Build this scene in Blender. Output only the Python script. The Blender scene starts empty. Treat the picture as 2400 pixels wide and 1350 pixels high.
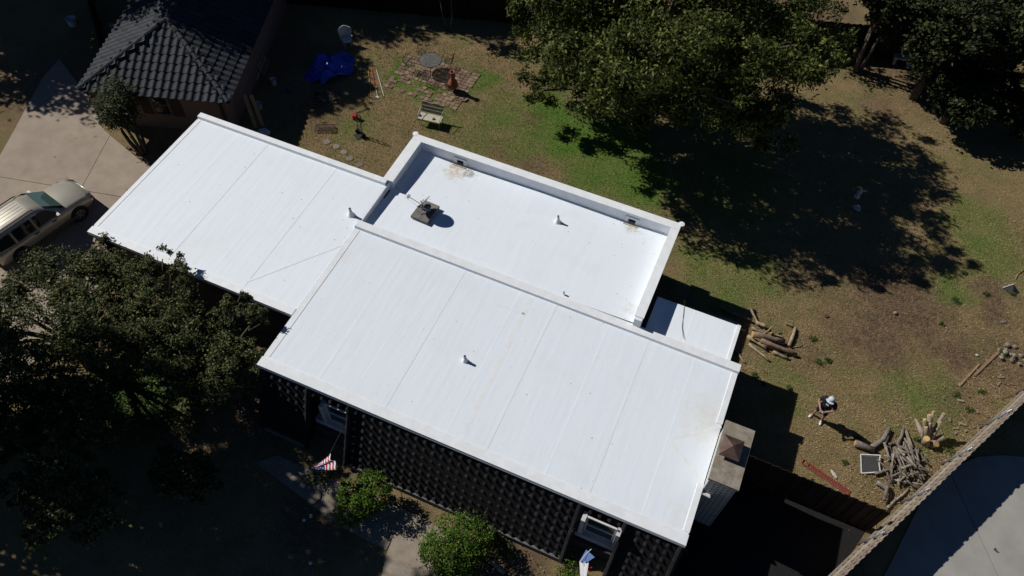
import bpy, math, random
import numpy as np
from mathutils import Vector, Matrix, Euler
R = math.radians
rnd = random.Random(7)
scene = bpy.context.scene

# ------------------------------------------------------------------ camera
F_PX = 1827.5                       # focal length in pixels of a 2400 px wide frame
CAM_H = 27.0
CX = Vector((0.91642838, 0.39905512, 0.03023283))    # camera right in world
CY = Vector((-0.34335127, 0.74519524, 0.57165895))   # camera up in world
CZ = Vector((0.20559407, -0.53426497, 0.81993416))   # camera back in world
cam_d = bpy.data.cameras.new("Camera"); cam = bpy.data.objects.new("Camera", cam_d)
scene.collection.objects.link(cam)
cam_d.sensor_width = 36.0; cam_d.lens = 36.0 * F_PX / 2400.0; cam_d.clip_end = 1000.0
m3 = Matrix((CX, CY, CZ)).transposed()
cam.matrix_world = Matrix.Translation((0, 0, CAM_H)) @ m3.to_4x4()
scene.camera = cam

# ------------------------------------------------------------------ light
SUN_EL = math.atan(1 / 1.17); SHADOW_AZ = R(-4)       # shadows fall towards +X, a little -Y
w = bpy.data.worlds.new("World"); scene.world = w; w.use_nodes = True
nt = w.node_tree; bg = nt.nodes["Background"]
sky = nt.nodes.new("ShaderNodeTexSky"); sky.sky_type = 'NISHITA'; sky.sun_disc = False
sky.sun_elevation = SUN_EL
sky.air_density = 0.55; sky.dust_density = 0.0; sky.ozone_density = 6.0
hs = nt.nodes.new("ShaderNodeHueSaturation"); hs.inputs["Saturation"].default_value = 1.06
nt.links.new(sky.outputs[0], hs.inputs["Color"]); nt.links.new(hs.outputs[0], bg.inputs[0]); bg.inputs[1].default_value = 0.05
sl = bpy.data.lights.new("sun", 'SUN'); sl.energy = 5.0; sl.angle = R(0.5); sl.color = (1.0, 0.965, 0.91)
sun = bpy.data.objects.new("sun", sl); scene.collection.objects.link(sun)
ld = Vector((math.cos(SHADOW_AZ) * math.cos(SUN_EL), math.sin(SHADOW_AZ) * math.cos(SUN_EL), -math.sin(SUN_EL)))
sun.rotation_euler = ld.to_track_quat('-Z', 'Y').to_euler(); sun.location = (-40, 5, 40)
tos = -ld
sky.sun_rotation = math.atan2(tos.x, tos.y)           # rotation is measured from +Y towards +X
scene.view_settings.view_transform = 'Standard'; scene.view_settings.look = 'None'
scene.view_settings.exposure = -0.17; scene.view_settings.gamma = 1.0
scene.view_settings.use_curve_mapping = False
scene.cycles.use_denoising = True
scene.cycles.max_bounces = 8

# ------------------------------------------------------------------ helpers
def at(px, py, z=0.0):
    """point at height z that the photograph shows at pixel (px, py)"""
    d = CX * (px - 1200.0) + CY * (675.0 - py) - CZ * F_PX
    t = (z - CAM_H) / d.z
    return Vector((d.x * t, d.y * t, z))

def link(o):
    scene.collection.objects.link(o); return o

def tag(o, label=None, cat=None, group=None, kind=None):
    if label: o["label"] = label
    if cat: o["category"] = cat
    if group: o["group"] = group
    if kind: o["kind"] = kind
    return o

def thing(name, label, cat, loc=(0, 0, 0), rz=0.0, group=None):
    o = bpy.data.objects.new(name, None); link(o)
    o.empty_display_size = 0.2
    o.location = loc; o.rotation_euler = (0, 0, rz)
    return tag(o, label, cat, group)

class MB:
    def __init__(s): s.v = []; s.f = []
    def add(s, vs, fs):
        b = len(s.v); s.v += [tuple(p) for p in vs]; s.f += [tuple(i + b for i in q) for q in fs]; return s
    def box(s, x0, x1, y0, y1, z0, z1):
        vs = [(x0,y0,z0),(x1,y0,z0),(x1,y1,z0),(x0,y1,z0),(x0,y0,z1),(x1,y0,z1),(x1,y1,z1),(x0,y1,z1)]
        return s.add(vs, [(3,2,1,0),(4,5,6,7),(0,1,5,4),(1,2,6,5),(2,3,7,6),(3,0,4,7)])
    def obox(s, c, size, rot=None):
        hx, hy, hz = size[0]/2, size[1]/2, size[2]/2
        vs = [Vector(p) for p in ((-hx,-hy,-hz),(hx,-hy,-hz),(hx,hy,-hz),(-hx,hy,-hz),(-hx,-hy,hz),(hx,-hy,hz),(hx,hy,hz),(-hx,hy,hz))]
        if rot is not None:
            m = rot if isinstance(rot, Matrix) else Euler(rot).to_matrix()
            vs = [m @ p for p in vs]
        c = Vector(c)
        return s.add([p + c for p in vs], [(3,2,1,0),(4,5,6,7),(0,1,5,4),(1,2,6,5),(2,3,7,6),(3,0,4,7)])
    def bar(s, a, b, wd, ht, up=(0,0,1)):
        a = Vector(a); b = Vector(b); d = (b - a); L = d.length; d.normalize()
        u = Vector(up); sd = d.cross(u)
        if sd.length < 1e-4: sd = d.cross(Vector((1,0,0)))
        sd.normalize(); u = sd.cross(d)
        m = Matrix((d, sd, u)).transposed()
        return s.obox((a + b) / 2, (L, wd, ht), m)
    def tube(s, pts, r, n=7, cap=True):
        pts = [Vector(p) for p in pts]
        rs = r if isinstance(r, (list, tuple)) else [r] * len(pts)
        rings = []; prev = None
        for i, p in enumerate(pts):
            d = (pts[min(i+1, len(pts)-1)] - pts[max(i-1, 0)])
            if d.length < 1e-9: d = Vector((0,0,1))
            d.normalize()
            if prev is None:
                a = d.orthogonal().normalized()
            else:
                a = prev - d * prev.dot(d)
                a = a.normalized() if a.length > 1e-6 else d.orthogonal().normalized()
            prev = a; b = d.cross(a)
            rings.append([p + (a * math.cos(2*math.pi*k/n) + b * math.sin(2*math.pi*k/n)) * rs[i] for k in range(n)])
        vs = [q for ring in rings for q in ring]; fs = []
        for i in range(len(rings)-1):
            for k in range(n):
                fs.append((i*n+k, i*n+(k+1)%n, (i+1)*n+(k+1)%n, (i+1)*n+k))
        if cap:
            fs.append(tuple(reversed(range(n)))); fs.append(tuple((len(rings)-1)*n + k for k in range(n)))
        return s.add(vs, fs)
    def lathe(s, prof, n=20, c=(0,0,0), cap=True):
        vs = []; fs = []
        for (r, z) in prof:
            for k in range(n):
                a = 2*math.pi*k/n
                vs.append((c[0]+r*math.cos(a), c[1]+r*math.sin(a), c[2]+z))
        for i in range(len(prof)-1):
            for k in range(n):
                fs.append((i*n+k, i*n+(k+1)%n, (i+1)*n+(k+1)%n, (i+1)*n+k))
        if cap:
            fs.append(tuple(reversed(range(n)))); fs.append(tuple((len(prof)-1)*n+k for k in range(n)))
        return s.add(vs, fs)
    def prism(s, poly, z0, z1):
        n = len(poly)
        vs = [(p[0], p[1], z0) for p in poly] + [(p[0], p[1], z1) for p in poly]
        fs = [tuple(reversed(range(n))), tuple(range(n, 2*n))] + [(k, (k+1)%n, n+(k+1)%n, n+k) for k in range(n)]
        return s.add(vs, fs)
    def ring(s, c, rad, r, n=24, m=6, rot=None, arc=(0, 2*math.pi)):
        full = abs(arc[1]-arc[0]) > 6.28
        pts = []
        for k in range(n + 1):
            a = arc[0] + (arc[1]-arc[0])*k/n
            p = Vector((math.cos(a)*rad, math.sin(a)*rad, 0))
            if rot is not None: p = Euler(rot).to_matrix() @ p
            pts.append(p + Vector(c))
        return s.tube(pts, r, m, cap=not full)
    def mesh(s, name, off=None, smooth=False):
        me = bpy.data.meshes.new(name)
        vs = s.v if off is None else [(p[0]-off[0], p[1]-off[1], p[2]-off[2]) for p in s.v]
        me.from_pydata(vs, [], s.f); me.update()
        if smooth: me.shade_smooth()
        return me
    def build(s, name, mat, parent=None, smooth=False, world=False, loc=None):
        off = None
        if world and parent is not None:
            off = base_of(parent)
        me = s.mesh(name, off, smooth)
        o = bpy.data.objects.new(name, me); link(o)
        if mat is not None: me.materials.append(mat)
        if parent is not None: o.parent = parent
        if loc is not None: o.location = loc
        return o

def base_of(o):
    p = Vector((0,0,0))
    while o is not None:
        p = p + o.location; o = o.parent
    return p

def shared(me, name, parent, mw):
    """one more object that uses an existing mesh"""
    o = bpy.data.objects.new(name, me); link(o); o.parent = parent; o.matrix_local = mw; return o

def struct(name, mb, mat, parent=None):
    o = mb.build(name, mat, parent)
    if parent is None: o["kind"] = "structure"
    return o

# ------------------------------------------------------------------ materials
def new_mat(name):
    m = bpy.data.materials.new(name); m.use_nodes = True
    return m, m.node_tree, m.node_tree.nodes["Principled BSDF"]

def mat(name, col, rough=0.7, col2=None, scale=4.0, detail=4.0, bump=0.0, bscale=None, metal=0.0, spec=0.3, contrast=(0.35, 0.65), island=0.0, stretch=None):
    m, t, b = new_mat(name)
    b.inputs["Roughness"].default_value = rough; b.inputs["Metallic"].default_value = metal
    b.inputs["Specular IOR Level"].default_value = spec
    b.inputs["Base Color"].default_value = (*col, 1)
    tc = t.nodes.new("ShaderNodeTexCoord"); vec = tc.outputs["Object"]
    if stretch:
        mp = t.nodes.new("ShaderNodeMapping"); mp.inputs["Scale"].default_value = stretch
        t.links.new(vec, mp.inputs[0]); vec = mp.outputs[0]
    out = None
    if col2 is not None:
        n = t.nodes.new("ShaderNodeTexNoise"); n.inputs["Scale"].default_value = scale; n.inputs["Detail"].default_value = detail
        n.inputs["Roughness"].default_value = 0.65
        t.links.new(vec, n.inputs["Vector"])
        mr = t.nodes.new("ShaderNodeMapRange"); mr.inputs[1].default_value = contrast[0]; mr.inputs[2].default_value = contrast[1]
        t.links.new(n.outputs["Fac"], mr.inputs[0])
        mx = t.nodes.new("ShaderNodeMix"); mx.data_type = 'RGBA'
        mx.inputs[6].default_value = (*col, 1); mx.inputs[7].default_value = (*col2, 1)
        t.links.new(mr.outputs[0], mx.inputs[0]); out = mx.outputs[2]
    if island > 0:
        g = t.nodes.new("ShaderNodeNewGeometry")
        mr2 = t.nodes.new("ShaderNodeMapRange"); mr2.inputs[3].default_value = 1 - island; mr2.inputs[4].default_value = 1 + island
        t.links.new(g.outputs["Random Per Island"], mr2.inputs[0])
        hsv = t.nodes.new("ShaderNodeHueSaturation"); t.links.new(mr2.outputs[0], hsv.inputs["Value"])
        if out is not None: t.links.new(out, hsv.inputs["Color"])
        else: hsv.inputs["Color"].default_value = (*col, 1)
        out = hsv.outputs[0]
    if out is not None: t.links.new(out, b.inputs["Base Color"])
    if bump > 0:
        nb = t.nodes.new("ShaderNodeTexNoise"); nb.inputs["Scale"].default_value = bscale or scale * 4; nb.inputs["Detail"].default_value = 5
        t.links.new(vec, nb.inputs["Vector"])
        bp = t.nodes.new("ShaderNodeBump"); bp.inputs["Strength"].default_value = bump; bp.inputs["Distance"].default_value = 0.02
        t.links.new(nb.outputs["Fac"], bp.inputs["Height"]); t.links.new(bp.outputs[0], b.inputs["Normal"])
    return m

def piece_mat(name, col, var=0.25, rough=0.8, col2=None, scale=6.0, bump=0.2, hue=0.02):
    """colour that differs from object to object, for tiles, pickets, pavers and logs"""
    m = mat(name, col, rough, col2, scale, bump=bump, spec=0.2)
    t = m.node_tree; b = t.nodes["Principled BSDF"]
    oi = t.nodes.new("ShaderNodeObjectInfo")
    mr = t.nodes.new("ShaderNodeMapRange"); mr.inputs[3].default_value = 1 - var; mr.inputs[4].default_value = 1 + var
    t.links.new(oi.outputs["Random"], mr.inputs[0])
    h = t.nodes.new("ShaderNodeHueSaturation"); t.links.new(mr.outputs[0], h.inputs["Value"])
    mr3 = t.nodes.new("ShaderNodeMapRange"); mr3.inputs[3].default_value = 0.5 - hue; mr3.inputs[4].default_value = 0.5 + hue
    t.links.new(oi.outputs["Random"], mr3.inputs[0]); t.links.new(mr3.outputs[0], h.inputs["Hue"])
    src = b.inputs["Base Color"].links
    if src: 
        s0 = src[0].from_socket; t.links.new(s0, h.inputs["Color"])
    else: h.inputs["Color"].default_value = (*col, 1)
    t.links.new(h.outputs[0], b.inputs["Base Color"])
    return m

def leaf_mat(name, a, b_, c, trans=0.25, rough=0.6, spec=0.14):
    m, t, b = new_mat(name)
    g = t.nodes.new("ShaderNodeNewGeometry"); cr = t.nodes.new("ShaderNodeValToRGB")
    e = cr.color_ramp.elements; e[0].color = (*a, 1); e[1].color = (*c, 1); e[0].position = 0.1; e[1].position = 0.97
    k = e.new(0.6); k.color = (*b_, 1)
    t.links.new(g.outputs["Random Per Island"], cr.inputs[0]); t.links.new(cr.outputs[0], b.inputs["Base Color"])
    b.inputs["Roughness"].default_value = rough; b.inputs["Specular IOR Level"].default_value = spec
    tr = t.nodes.new("ShaderNodeBsdfTranslucent"); t.links.new(cr.outputs[0], tr.inputs[0])
    mx = t.nodes.new("ShaderNodeMixShader"); mx.inputs[0].default_value = trans
    t.links.new(b.outputs[0], mx.inputs[1]); t.links.new(tr.outputs[0], mx.inputs[2])
    t.links.new(mx.outputs[0], t.nodes["Material Output"].inputs[0])
    return m

def spots_group(name, spots):
    """0..1 mask of soft irregular patches at world XY (x, y, radius)"""
    g = bpy.data.node_groups.new(name, 'ShaderNodeTree')
    g.interface.new_socket("Vector", in_out='INPUT', socket_type='NodeSocketVector')
    g.interface.new_socket("Mask", in_out='OUTPUT', socket_type='NodeSocketFloat')
    gi = g.nodes.new("NodeGroupInput"); go = g.nodes.new("NodeGroupOutput")
    nz = g.nodes.new("ShaderNodeTexNoise"); nz.inputs["Scale"].default_value = 0.9; nz.inputs["Detail"].default_value = 4
    g.links.new(gi.outputs[0], nz.inputs["Vector"])
    sub = g.nodes.new("ShaderNodeVectorMath"); sub.operation = 'SUBTRACT'; sub.inputs[1].default_value = (0.5, 0.5, 0.5)
    g.links.new(nz.outputs["Color"], sub.inputs[0])
    sc = g.nodes.new("ShaderNodeVectorMath"); sc.operation = 'SCALE'; sc.inputs["Scale"].default_value = 2.6
    g.links.new(sub.outputs[0], sc.inputs[0])
    ad = g.nodes.new("ShaderNodeVectorMath"); ad.operation = 'ADD'
    g.links.new(gi.outputs[0], ad.inputs[0]); g.links.new(sc.outputs[0], ad.inputs[1])
    ml = g.nodes.new("ShaderNodeVectorMath"); ml.operation = 'MULTIPLY'; ml.inputs[1].default_value = (1, 1, 0)
    g.links.new(ad.outputs[0], ml.inputs[0])
    last = None
    for (x, y, r_, s_) in spots:
        d = g.nodes.new("ShaderNodeVectorMath"); d.operation = 'DISTANCE'; d.inputs[1].default_value = (x, y, 0)
        g.links.new(ml.outputs[0], d.inputs[0])
        mr = g.nodes.new("ShaderNodeMapRange"); mr.interpolation_type = 'SMOOTHSTEP'
        mr.inputs[1].default_value = r_; mr.inputs[2].default_value = r_ * 0.25; mr.inputs[3].default_value = 0; mr.inputs[4].default_value = s_
        g.links.new(d.outputs["Value"], mr.inputs[0])
        if last is None: last = mr.outputs[0]
        else:
            mx = g.nodes.new("ShaderNodeMath"); mx.operation = 'MAXIMUM'
            g.links.new(last, mx.inputs[0]); g.links.new(mr.outputs[0], mx.inputs[1]); last = mx.outputs[0]
    g.links.new(last, go.inputs[0])
    return g

def spot(px, py, r, s=1.0):
    p = at(px, py); return (p.x, p.y, r, s)

GREEN = spots_group("green_patches", [spot(1350,320,3.2), spot(1440,330,3.0), spot(1290,255,2.2,.95), spot(1500,420,2.8,.95), spot(1400,400,2.4,.8), spot(945,175,1.6,.9), spot(1075,215,1.0,.8), spot(1000,210,1.3,.7),
    spot(1130,190,1.3,.8), spot(2290,520,2.4,.5), spot(2230,680,1.6,.5), spot(1760,640,2.2,.55), spot(1700,690,1.6,.5), spot(2130,900,1.8,.45), spot(1840,900,1.6,.35), spot(340,930,1.7,.9), spot(300,900,1.2,.8), spot(1650,250,3.0,.6), spot(1700,430,4.0,.5), spot(830,300,1.6,.4), spot(1030,280,1.6,.5), spot(1180,260,2.0,.55), spot(1250,320,2.4,.6), spot(1120,330,1.8,.4), spot(1650,620,2.2,.5), spot(2330,600,2.4,.55), spot(2180,960,2.2,.5)])
DIRT_SHADE = spots_group("bare_earth_and_shade", [spot(2110,720,3.2,1), spot(2050,790,2.4,.95), spot(2160,770,2.2,.9), spot(2330,690,1.2,1), spot(2330,740,1.2,1), spot(2250,840,1.5,1), spot(2180,810,1.3,.9), spot(1950,750,1.2,.6), spot(1900,830,1.2,.5), spot(1960,690,1.4,.5), spot(1240,390,1.3,.6), spot(1180,350,.9,.5), spot(2060,250,1.6,.6), spot(1180,1330,2.6,1), spot(640,960,2.4,1), spot(560,880,2.0,1), spot(980,1250,1.3,.7), spot(760,1200,3,.8), spot(1250,280,.9,.6), spot(2360,860,2.2,.7), spot(2250,950,1.6,.5), spot(700,250,3,.7), spot(650,150,4,.8), spot(100,200,5,.8), spot(1900,60,5,.8), spot(2200,150,6,.8), spot(400,360,1.4,1), spot(1930,1310,2.5,1), spot(1800,1300,3,1)])  # bare earth; the last two spots paint shade right of the house

def ground_mat(name, blades=False):
    m, t, b = new_mat(name)
    tc = t.nodes.new("ShaderNodeTexCoord"); vec = tc.outputs["Object"]
    def noise(sc, det=4, rg=0.6):
        n = t.nodes.new("ShaderNodeTexNoise"); n.inputs["Scale"].default_value = sc; n.inputs["Detail"].default_value = det; n.inputs["Roughness"].default_value = rg
        t.links.new(vec, n.inputs["Vector"]); return n.outputs["Fac"]
    def ramp(s, lo, hi, a=0.0, c=1.0):
        r_ = t.nodes.new("ShaderNodeMapRange"); r_.inputs[1].default_value = lo; r_.inputs[2].default_value = hi; r_.inputs[3].default_value = a; r_.inputs[4].default_value = c
        t.links.new(s, r_.inputs[0]); return r_.outputs[0]
    def mix(f, a, c):
        x = t.nodes.new("ShaderNodeMix"); x.data_type = 'RGBA'
        if isinstance(f, float): x.inputs[0].default_value = f
        else: t.links.new(f, x.inputs[0])
        for i, q in ((6, a), (7, c)):
            if isinstance(q, tuple): x.inputs[i].default_value = (*q, 1)
            else: t.links.new(q, x.inputs[i])
        return x.outputs[2]
    def math_(op, a, c):
        x = t.nodes.new("ShaderNodeMath"); x.operation = op; x.use_clamp = True
        for i, q in enumerate((a, c)):
            if isinstance(q, float): x.inputs[i].default_value = q
            else: t.links.new(q, x.inputs[i])
        return x.outputs[0]
    ggr = t.nodes.new("ShaderNodeGroup"); ggr.node_tree = GREEN; t.links.new(vec, ggr.inputs[0])
    gdi = t.nodes.new("ShaderNodeGroup"); gdi.node_tree = DIRT_SHADE; t.links.new(vec, gdi.inputs[0])
    straw = mix(ramp(noise(1.1), .35, .65), (.305, .222, .118), (.240, .186, .090))
    green = mix(ramp(noise(6, 5), .35, .65), (.085, .185, .028), (.130, .210, .040))
    dirt = mix(ramp(noise(5, 6, .7), .35, .65), (.200, .130, .085), (.125, .085, .060))
    gmask = math_('ADD', ggr.outputs[0], ramp(noise(.55, 5), .5, .72, 0, .32))
    gmask = math_('MULTIPLY', gmask, ramp(noise(9, 6, .75), .28, .5, .5, 1.0))
    c = mix(gmask, straw, green)
    dmask = math_('MULTIPLY', gdi.outputs[0], ramp(noise(4, 6, .75), .32, .56, .15, 1.0))
    c = mix(dmask, c, dirt)
    h = t.nodes.new("ShaderNodeHueSaturation"); t.links.new(c, h.inputs["Color"])
    if blades:
        g = t.nodes.new("ShaderNodeNewGeometry")
        t.links.new(ramp(g.outputs["Random Per Island"], 0, 1, .55, 1.75), h.inputs["Value"])
    else:
        sp = noise(32, 4, .8)
        t.links.new(ramp(sp, .38, .62, .28, 1.55), h.inputs["Value"])
        bp = t.nodes.new("ShaderNodeBump"); bp.inputs["Strength"].default_value = .9; bp.inputs["Distance"].default_value = .06
        t.links.new(sp, bp.inputs["Height"]); t.links.new(bp.outputs[0], b.inputs["Normal"])
    t.links.new(h.outputs[0], b.inputs["Base Color"])
    b.inputs["Roughness"].default_value = .95; b.inputs["Specular IOR Level"].default_value = .05
    return m

HB = Vector((-5.0, 13.0, 0.0))        # base of the house
def membrane_mat(name, stains=()):
    """white roof membrane: faint streaks along Y, soft grime, optional stains at given XY"""
    m, t, b = new_mat(name)
    tc = t.nodes.new("ShaderNodeTexCoord"); vec = tc.outputs["Object"]
    def noise(sc, det, stretch=(1,1,1)):
        mp = t.nodes.new("ShaderNodeMapping"); mp.inputs["Scale"].default_value = stretch; t.links.new(vec, mp.inputs[0])
        n = t.nodes.new("ShaderNodeTexNoise"); n.inputs["Scale"].default_value = sc; n.inputs["Detail"].default_value = det
        t.links.new(mp.outputs[0], n.inputs["Vector"]); return n.outputs["Fac"]
    def ramp(s, lo, hi, a=0.0, c=1.0):
        r_ = t.nodes.new("ShaderNodeMapRange"); r_.inputs[1].default_value = lo; r_.inputs[2].default_value = hi; r_.inputs[3].default_value = a; r_.inputs[4].default_value = c
        t.links.new(s, r_.inputs[0]); return r_.outputs[0]
    def mix(f, a, c):
        x = t.nodes.new("ShaderNodeMix"); x.data_type = 'RGBA'; t.links.new(f, x.inputs[0])
        for i, q in ((6, a), (7, c)):
            if isinstance(q, tuple): x.inputs[i].default_value = (*q, 1)
            else: t.links.new(q, x.inputs[i])
        return x.outputs[2]
    c = mix(ramp(noise(2.2, 3, (4.0, .12, 1)), .40, .64), (.735, .785, .838), (.722, .772, .824))
    c = mix(ramp(noise(.45, 5), .5, .8), c, (.715, .755, .79))
    c = mix(ramp(noise(5.5, 6), .62, .80, 0, .4), c, (.62, .63, .61))
    c = mix(ramp(noise(.9, 6), .56, .72, 0, .35), c, (.69, .725, .755))
    for (x, y, r_, col, k) in stains:
        x -= HB[0]; y -= HB[1]
        g = spots_group(name + "_stain", [(x, y, r_, k)]); gn = t.nodes.new("ShaderNodeGroup"); gn.node_tree = g
        # finer warp for stains
        t.links.new(vec, gn.inputs[0])
        for nn in g.nodes:
            if nn.bl_idname == "ShaderNodeTexNoise": nn.inputs["Scale"].default_value = 3.5
            if nn.bl_idname == "ShaderNodeVectorMath" and nn.operation == 'SCALE': nn.inputs["Scale"].default_value = r_ * 1.2
        mm = t.nodes.new("ShaderNodeMath"); mm.operation = 'MULTIPLY'; t.links.new(gn.outputs[0], mm.inputs[0]); t.links.new(ramp(noise(9, 6), .35, .6, .1, 1), mm.inputs[1])
        c = mix(mm.outputs[0], c, col)
    t.links.new(c, b.inputs["Base Color"])
    b.inputs["Roughness"].default_value = .55; b.inputs["Specular IOR Level"].default_value = .25
    bp = t.nodes.new("ShaderNodeBump"); bp.inputs["Strength"].default_value = .25; bp.inputs["Distance"].default_value = .03
    t.links.new(noise(1.6, 3, (2.5, .35, 1)), bp.inputs["Height"]); t.links.new(bp.outputs[0], b.inputs["Normal"])
    return m

def brick_mat(name, c1, c2, mortar, scale, rot=(0,0,0), bw=.2, bh=.067, joint=.012):
    m, t, b = new_mat(name)
    tc = t.nodes.new("ShaderNodeTexCoord"); mp = t.nodes.new("ShaderNodeMapping"); mp.inputs["Rotation"].default_value = rot
    t.links.new(tc.outputs["Object"], mp.inputs[0])
    br = t.nodes.new("ShaderNodeTexBrick"); br.inputs["Scale"].default_value = scale
    br.inputs["Color1"].default_value = (*c1, 1); br.inputs["Color2"].default_value = (*c2, 1); br.inputs["Mortar"].default_value = (*mortar, 1)
    br.inputs["Brick Width"].default_value = bw; br.inputs["Row Height"].default_value = bh; br.inputs["Mortar Size"].default_value = joint
    t.links.new(mp.outputs[0], br.inputs["Vector"]); t.links.new(br.outputs[0], b.inputs["Base Color"])
    bp = t.nodes.new("ShaderNodeBump"); bp.inputs["Strength"].default_value = .6; bp.inputs["Distance"].default_value = .01; bp.invert = True
    t.links.new(br.outputs["Fac"], bp.inputs["Height"]); t.links.new(bp.outputs[0], b.inputs["Normal"])
    b.inputs["Roughness"].default_value = .9; b.inputs["Specular IOR Level"].default_value = .1
    return m

P1 = at(1080, 385, 2.93); P2 = at(1482, 517, 2.93)
M = {}
M['ground'] = ground_mat("ground")
M['grass'] = ground_mat("grass", True)
M['membrane'] = membrane_mat("white_membrane")
M['wing_membrane'] = membrane_mat("wing_membrane", [(P1.x, P1.y - .25, .75, (.50, .36, .19), .85), (P2.x + .1, P2.y - .2, .55, (.48, .40, .27), .7), (at(1100,403,2.95).x, at(1100,403,2.95).y, .3, (.12, .12, .12), .8), (at(1480,720,3.03).x, at(1480,720,3.03).y, .4, (.55, .5, .42), .5)])
M['main_membrane'] = membrane_mat("main_membrane", [(at(1660,985,2.72).x, at(1660,985,2.72).y, 1.3, (.70, .69, .62), .75), (at(1600,1210,2.75).x, at(1600,1210,2.75).y, .8, (.7, .7, .64), .5), (at(800,600,3.2).x, at(800,600,3.2).y, .6, (.68, .68, .6), .5)])
M['white_trim'] = mat("white_trim", (.78, .80, .82), .5, (.70, .72, .73), 3, bump=.05)
M['seam_grime'] = mat("seam_grime", (.68, .71, .74), .8, (.76, .80, .84), 3)
M['fascia'] = mat("fascia_maroon", (.055, .032, .032), .6, (.035, .022, .024), 5)
M['dark_wall'] = mat("dark_painted_wall", (.045, .04, .042), .8, (.03, .028, .03), 3, bump=.2)
M['white_stucco'] = mat("white_stucco", (.55, .55, .55), .85, (.42, .42, .42), 4, bump=.3)
M['glass'] = mat("dark_glass", (.02, .03, .035), .06, spec=.8)
M['mansard_tile'] = piece_mat("mansard_tile", (.010, .010, .012), .4, .85, (.016, .015, .017), 5)
M['slope_felt'] = mat("slope_felt", (.006, .006, .006), .95)
M['slate_tile'] = piece_mat("slate_tile", (.023, .027, .033), .3, .75, (.036, .040, .046), 7, bump=.25)
M['pink_brick'] = brick_mat("pink_brick", (.30, .20, .165), (.26, .165, .135), (.12, .09, .08), 1.0, (R(90), 0, 0))
M['white_brick'] = brick_mat("white_brick", (.50, .50, .48), (.42, .42, .40), (.035, .035, .035), 1.0, (R(90), 0, 0), .3, .1, .016)
M['white_brick_side'] = brick_mat("white_brick_side", (.50, .50, .48), (.42, .42, .40), (.035, .035, .035), 1.0, (R(90), 0, R(90)), .3, .1, .016)
M['crown_concrete'] = mat("crown_concrete", (.27, .24, .20), .95, (.16, .125, .085), 5, 8, bump=.5, contrast=(.4, .7))
M['rust_cap'] = mat("rusted_cap", (.115, .07, .055), .5, (.065, .04, .035), 4, metal=.3, bump=.1)
M['drive_concrete'] = mat("drive_concrete", (.345, .285, .222), .9, (.245, .200, .155), 1.0, 8, bump=.25, bscale=30, contrast=(.3, .7))
M['pale_concrete'] = mat("pale_concrete", (.325, .308, .280), .9, (.250, .238, .218), .8, 8, bump=.2, bscale=40, contrast=(.3, .7))
M['path_concrete'] = mat("path_concrete", (.30, .25, .19), .9, (.21, .18, .145), 2.5, 8, bump=.3, bscale=30)
M['side_shade'] = mat("painted_side_shade", (.012, .012, .012), .98, (.008, .008, .008), 6, bump=.4)  # near-black colour that stands in for shade beside the chimney
M['joint'] = mat("joint_dirt", (.05, .042, .034), .95)
M['weathered_wood'] = piece_mat("weathered_wood", (.34, .285, .225), .25, .9, (.24, .195, .15), 9, bump=.4)
M['brown_wood'] = piece_mat("brown_wood", (.028, .017, .013), .35, .9, (.016, .011, .009), 8, bump=.4)
M['raw_wood'] = piece_mat("raw_wood", (.33, .23, .14), .25, .85, (.20, .14, .085), 9, bump=.3)
M['galv'] = mat("galvanised_steel", (.34, .37, .41), .45, (.26, .29, .33), 12, metal=.6)
M['bark'] = mat("bark", (.145, .115, .09), .95, (.06, .047, .038), 9, 6, bump=.8, stretch=(1,1,.35))
M['pale_bark'] = mat("pale_bark", (.34, .28, .21), .9, (.19, .15, .11), 7, 6, bump=.6, stretch=(1,1,.4))
M['log_bark'] = piece_mat("log_bark", (.36, .275, .185), .3, .9, (.20, .15, .10), 7, bump=.8)
M['old_log'] = piece_mat("old_grey_log", (.28, .245, .21), .4, .95, (.13, .11, .09), 8, bump=.8)
M['cut_wood'] = mat("fresh_cut_wood", (.50, .33, .13), .8, (.38, .22, .08), 9, bump=.2)
M['black_iron'] = mat("black_iron", (.02, .02, .021), .5, spec=.4)
M['white_paint'] = mat("white_paint", (.62, .63, .62), .5, (.5, .5, .47), 8)
M['cream_paint'] = mat("cream_paint", (.50, .48, .38), .5, (.36, .33, .24), 6)
M['clay'] = mat("terracotta_clay", (.30, .095, .045), .75, (.20, .065, .035), 5, bump=.2)
M['red_plastic'] = mat("red_plastic", (.55, .03, .05), .4)
M['blue_tarp'] = mat("blue_tarp", (.022, .055, .50), .24, (.012, .03, .36), 3, bump=.6, bscale=5, spec=.8)
M['white_plastic'] = mat("white_plastic", (.60, .62, .64), .45, (.5, .52, .54), 3)
M['steel'] = mat("steel", (.42, .43, .45), .35, (.3, .31, .33), 9, metal=.8)
M['grey_block'] = piece_mat("grey_block", (.21, .195, .175), .12, .95, (.15, .14, .125), 9, bump=.4)
M['dish_grey'] = mat("dish_grey", (.42, .43, .44), .5, (.36, .37, .38), 6)
M['rubber'] = mat("rubber", (.012, .012, .013), .8)
M['wire'] = mat("black_wire", (.015, .015, .015), .6)
M['paver'] = piece_mat("clay_paver", (.235, .165, .115), .3, .95, (.16, .11, .075), 7, bump=.4, hue=.03)
M['stone'] = piece_mat("stone", (.21, .19, .155), .25, .95, (.18, .155, .12), 5, bump=.5)
M['rust_iron'] = mat("rusty_iron", (.085, .05, .035), .8, (.05, .03, .025), 12, bump=.3)
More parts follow.
